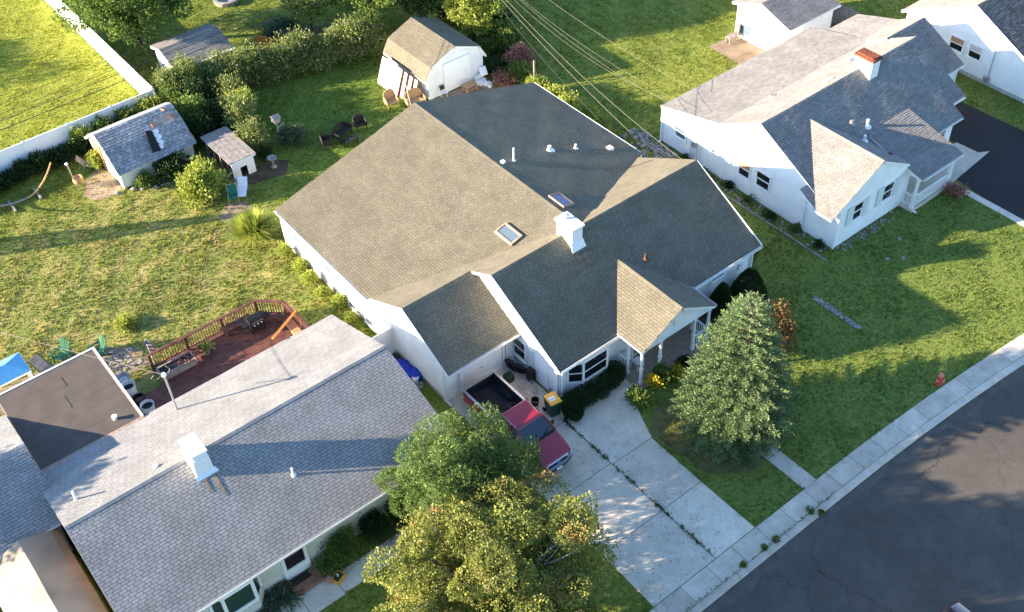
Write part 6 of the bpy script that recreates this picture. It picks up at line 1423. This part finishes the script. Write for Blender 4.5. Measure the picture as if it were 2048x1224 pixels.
for i, (x, y, r, h, mt, lab) in enumerate(((17.5, 61.0, .9, 1.7, 'leaf_lime', 'bright tangled shrub in the corner of the white fence'), (16.0, 60.9, .8, 1.4, 'leaf_mid', 'green shrub behind the cream shed roof'), (14.4, 60.9, .8, 1.5, 'leaf_mid', 'green shrub between the white fence and the cream shed ridge'), (22.3, 58.6, 1.2, 2.0, 'leaf_lilac', 'spiky blossoming shrub standing before the hedge row'), (21.9, 57.2, 1.0, 1.9, 'leaf_lime', 'yellow-tipped shrub above the coop'),
        (36.9, 56.4, 1.4, 2.6, 'leaf_dark', 'dark bushy growth at the rear corner of the barn shed'), (39.8, 58.0, 1.7, 3.2, 'leaf_mid', 'big leafy bush under the utility pole'), (39.6, 52.3, 1.2, 1.7, 'leaf_mid', 'tangled bush on the fence line near the barn shed'), (38.9, 50.3, 1.0, 1.3, 'leaf_pink', 'brownish weedy bush on the fence line'), (38.0, 48.9, .9, 1.2, 'leaf_mid', 'weedy bush just beyond the weathered round post'), (40.2, 54.3, 1.3, 2.2, 'leaf_dark', 'dark shrubby tree beside the vine-draped tree'))):
    shrub('wild_shrub', lab, (x, y), r, h, int(2700*r*r+1200), .15, mt, seed=200+i, shoots=int(18*r), blobs=9, lump=.55)
# front hedge and porch plants
FHd = thing('clipped_hedge', 'dark clipped hedge under the bay window', 'hedge', (23.5, 25.7, 0), world=True); V = []
rng = np.random.default_rng(5)
for x, y, sx, sy, h in ((22.3, 25.55, .7, .62, .95), (23.0, 25.5, .75, .6, .95), (23.8, 25.45, .75, .6, .92), (24.5, 25.55, .7, .6, .92), (25.0, 25.7, .55, .55, .9), (21.95, 25.2, .45, .55, .7)): V.append(blob_leaves((x, y, h*.5), (sx, sy, h*.52), 3600, .075, .5, .55, .4, .12))
np_mesh('foliage', cut_low(np.concatenate(V), 4, .01), 4, 'leaf_dark', FHd); MB().box(22.2, 24.9, 25.5, 25.6, 0, .5).build('stems', 'bark', FHd)
for i, (x, y, lab) in enumerate(((26.1, 24.05, 'yellow-leaved plant at the porch corner post'), (27.3, 23.85, 'yellow-leaved plant in the porch bed near the spruce'))): shrub('porch_plant', lab, (x, y), .42, .65, 420, .16, 'leaf_yellow', seed=120+i, cat='plant', blobs=3)
shrub('porch_plant', 'deep green plant filling the porch bed between posts', (26.7, 24.1), .55, .95, 1500, .15, 'leaf_mid', seed=130, cat='plant')
shrub('porch_plant', 'dark low plant in the porch bed', (27.9, 24.0), .5, .7, 1200, .13, 'leaf_dark', seed=131, cat='plant')
def cone_shrub(label, x, y, r, h, seed):
    global rng
    rng = np.random.default_rng(seed); t = thing('arborvitae', label, 'shrub', (x, y, 0), world=True); n = 9000
    z = rng.random(n)**1.25; a = rng.uniform(0, 6.283, n); R_ = r*np.minimum(1, (1-z)**.62*1.15)*np.where(z < .12, .75+z*2, 1)*rng.uniform(.78, 1.02, n); P = np.stack([x+R_*np.cos(a), y+R_*np.sin(a), .08+z*h*.96], 1)
    D = np.stack([np.cos(a)*.5, np.sin(a)*.5, np.full(n, 1.0)], 1)+rng.normal(size=(n, 3))*.3; np_mesh('foliage', leaf_quads(P, D, .09*rng.uniform(.7, 1.3, n), .045), 4, 'leaf_dark', t); MB().tube([(x, y, -.05), (x, y, h*.7)], [.06, .02], 6).build('stem', 'bark', t)
cone_shrub('slim columnar evergreen at the western edge of the dry lawn', 1.0, 57.8, .8, 5.2, 9); cone_shrub('dark cone-shaped evergreen beside the porch gable', 32.05, 25.45, .72, 2.15, 3); cone_shrub('dark cone-shaped evergreen at the front corner downspout', 33.9, 25.3, .95, 2.1, 4)
shrub('japanese_maple', 'orange-leaved bush behind the spruce', (32.3, 22.1), 1.2, 2.35, 12000, .11, 'leaf_orange', seed=140, blobs=12, lump=.5)
# spruce
rng = np.random.default_rng(77)
SP = thing('spruce_tree', 'tall blue-green spruce standing on the front lawn', 'tree', (26.9, 19.85, 0), world=True)
MB().tube([(26.9, 19.85, -.1), (26.9, 19.85, 4), (26.9, 19.85, 8.2)], [.2, .12, .02], 9).build('trunk', 'bark', SP, True)
P, D, L_ = [], [], []; bm_ = MB(); z = .25
while z < 8.25:
    q = z/8.4; Rz = 2.95*(1-q)**.65*min(1, .68+q*2.2)+.05; nb = int(8+20*(1-q)); off = rng.uniform(0, 6.283)
    for b in range(nb):
        a = off+6.283*b/nb+rng.normal()*.12; R1 = Rz*rng.uniform(.82, 1.08); d = np.array([math.cos(a), math.sin(a), 0]); sd_ = np.array([-math.sin(a), math.cos(a), 0]); z0 = z+rng.uniform(-.1, .1)
        rise = .10+.55*q; droop = .30*(1-q)
        axis = lambda t: np.array([26.9, 19.85, z0])+d*R1*t+np.array([0, 0, R1*(rise*t*1.0-droop*t*t+.14*t**3)])
        if b % 2 == 0: bm_.tube([tuple(axis(t)) for t in (0, .4, .8)], [.03, .02, .01], 4, False)
        nt_ = max(6, int(R1*15))
        for k in range(nt_):
            t = .30+.70*(k+rng.random())/nt_; p = axis(t); wd = R1*.30*(1.05-t)+.07
            for s in (-1, 0, 1):
                ln = (wd*rng.uniform(.7, 1.2) if s else .16); dd = d*(.75 if s else 1.0)+sd_*s*.9+np.array([0, 0, .18+.25*rng.random()])
                nn_ = max(2, int(ln/.05)); dn = dd/np.linalg.norm(dd)
                for j in range(nn_):
                    P.append(p+dn*ln*(j+.2)/nn_+rng.normal(size=3)*.014); D.append(dn+rng.normal(size=3)*.42+np.array([0, 0, .15])); L_.append(.115)
    z += .25+.02*q
bm_.build('limbs', 'bark', SP)
P = np.array(P); D = np.array(D); L_ = np.array(L_)*rng.uniform(.7, 1.25, len(P)); np_mesh('crown', cut_low(leaf_quads(P, D, L_, .036), 4, .03), 4, 'leaf_spruce', SP)

# weeds in the joints
def weed_strip(name, label, pts, n, spread, ls, mat='leaf_mid'):
    pts = np.array(pts, float); seg = rng.integers(0, len(pts)-1, n); t = rng.random(n)[:, None]; c = pts[seg]*(1-t)+pts[seg+1]*t
    dens = .5+.5*np.sin(c[:, 1]*3.1)+.4*np.sin(c[:, 1]*7.7+c[:, 0]*2); keep = rng.random(n) < np.clip(dens, .04, 1); c = c[keep]; m_ = len(c)
    P = np.stack([c[:, 0]+rng.normal(size=m_)*spread, c[:, 1]+rng.normal(size=m_)*spread, np.full(m_, .015)], 1); D = rng.normal(size=(m_, 3)); D[:, 2] = np.abs(D[:, 2])+.5
    o = np_mesh(name, leaf_quads(P, D, ls*rng.uniform(.5, 1.4, m_), ls*.4), 4, mat); tag(o, label, 'weeds', kind='stuff')
weed_strip('driveway_weeds', 'green weeds sprouting along the driveway centre joint', [(21.45, 15.6), (21.45, 19.5), (21.45, 25.2), (21.9, 25.5)], 1700, .05, .11, 'leaf_dark')
weed_strip('kerb_weeds', 'green weeds growing between sidewalk and kerb', [(16, 14.52), (20, 14.52), (27.8, 14.52)], 420, .035, .11)
for i, (x, y, r) in enumerate(((22.1, 14.55, .16), (23.3, 14.52, .2), (24.0, 14.5, .24), (26.2, 14.5, .2), (26.5, 14.2, .14))): shrub('kerb_weed', ORD[i]+' tuft of weeds in the kerb joint counted from the driveway', (x, y), r, .2, 160, .1, 'leaf_mid', 'weed tufts along the kerb', cat='weed', blobs=2, seed=150+i)

n = 900; a_ = rng.uniform(0, 6.283, n); q = 7.5*rng.random(n)**.6; P = np.stack([14.8+q*np.cos(a_)*1.1, 19.0+q*np.sin(a_), np.full(n, .03)], 1); P = P[(P[:, 1] > 15.6) & (P[:, 1] < 24)]
D = rng.normal(size=(len(P), 3)); D[:, 2] = rng.uniform(0, .15, len(P)); o = np_mesh('fallen_leaves', leaf_quads(P, D, .07, .055), 4, 'leaf_orange'); tag(o, 'scattered fallen leaves around the maple and on the driveway', 'leaves', kind='stuff')
# ------------------------------------------------------------------ grass
rng = np.random.default_rng(11)
def proj(P):
    m = np.array(CAM.matrix_world.inverted()); q = np.c_[P, np.ones(len(P))]@m.T; s = 2204.64/1024
    return q[:, 0]/-q[:, 2]*s, q[:, 1]/-q[:, 2]*s*1024/612
N_G = 330000
x = rng.uniform(-4, 74, N_G); y = rng.uniform(14.6, 92, N_G)
px, py = proj(np.stack([x, y, np.zeros(N_G)], 1)); ok = (np.abs(px) < 1.12) & (np.abs(py) < 1.12)
for a, b, c, d in ((17.9, 35.9, 29.75, 44.8), (22.05, 35.05, 26.35, 35.3), (40.2, 53.5, 25.0, 38.3), (53.4, 57, 29.6, 37.4), (40.2, 52.3, 25.0, 27), (.9, 15.6, 26.1, 35.9), (-9, 1.1, 33.3, 40.1), (1.1, 5.9, 35.9, 41.6), (6.3, 15, 36.1, 40.7), (59.7, 73, 26.1, 35.6), (52.5, 57.1, 39.2, 43.8), (50.0, 52.6, 40.6, 43.8),
                   (32.1, 36.6, 49.3, 55.7), (13.05, 17.85, 55.6, 60), (20.4, 24.4, 62.6, 65.9), (18.4, 20, 51.9, 55.5), (18.0, 23.74, 13, 21.9), (18.0, 24.6, 21.9, 30), (27.02, 27.68, 13, 22), (25.4, 30.5, 24.2, 26.5), (5.95, 13.35, 24.14, 25.06), (6.9, 8.4, 25.1, 26.2), (49.4, 57.3, 13, 24.4), (49.5, 57, 24.2, 29.7), (-2.8, .7, 26, 33.1)):
    ok &= ~((x > a) & (x < b) & (y > c) & (y < d))
t_ = np.maximum(0, x-28); ok &= y > 15.45-.0033*t_*t_
tri = (y > 21.9) & (y < 25.2) & (x > 24.6) & (x < 23.9+(y-21.9)*.42); ok &= ~tri
bed = (x > 24) & (x < 26.9) & (y > 17.3) & (y < 23.2); ok &= ~(bed & (rng.random(N_G) < .35))
thin = ((x > 10.9) & (x < 13.1) & (y > 55.6) & (y < 58.4)) | ((x > 1) & (x < 8) & (y > 41.6) & (y < 44.3)) | ((x > 13.1) & (x < 18.2) & (y > 53.6) & (y < 56)) | ((x > 25.5) & (x < 35) & (y > 23.4) & (y < 26.4)) | ((x > 18.3) & (x < 22) & (y > 50.7) & (y < 52.4)) | ((x > 16) & (x < 18.1) & (y > 48.5) & (y < 50.2))
ok &= ~(thin & (rng.random(N_G) < .62))
x = x[ok]; y = y[ok]; n = len(x)
def field(x, y, s, k):
    return np.sin(x*s+k)*np.sin(y*s*1.13+2*k)+.6*np.sin(x*s*2.3-y*s*1.7+k)
hgt = .055+.022*field(x, y, .9, 1.3)+.018*field(x, y, 2.7, .4); rough = (x < 17.5) & (y > 41) & (y < 61); hgt = np.clip(hgt*np.where(rough, 1.4, 1.0), .025, .15)
V = []
for k in range(3):
    a = rng.uniform(0, 6.283, n); le = rng.uniform(.2, 1.0, n)*hgt; w_ = rng.uniform(.018, .038, n)
    bx = x+rng.normal(size=n)*.035; by_ = y+rng.normal(size=n)*.035; h = hgt*rng.uniform(.6, 1.35, n)
    sx_, sy_ = np.cos(a)*w_, np.sin(a)*w_; lx, ly = -np.sin(a)*le, np.cos(a)*le
    V.append(np.stack([np.stack([bx-sx_, by_-sy_, np.full(n, -.012)], 1), np.stack([bx+sx_, by_+sy_, np.full(n, -.012)], 1), np.stack([bx+lx, by_+ly, h-.012], 1)], 1))
V = np.concatenate(V).reshape(-1, 3)
g_ = np_mesh('grass', V, 3, 'blades'); tag(g_, 'short lawn grass covering the yards', 'grass', kind='stuff')
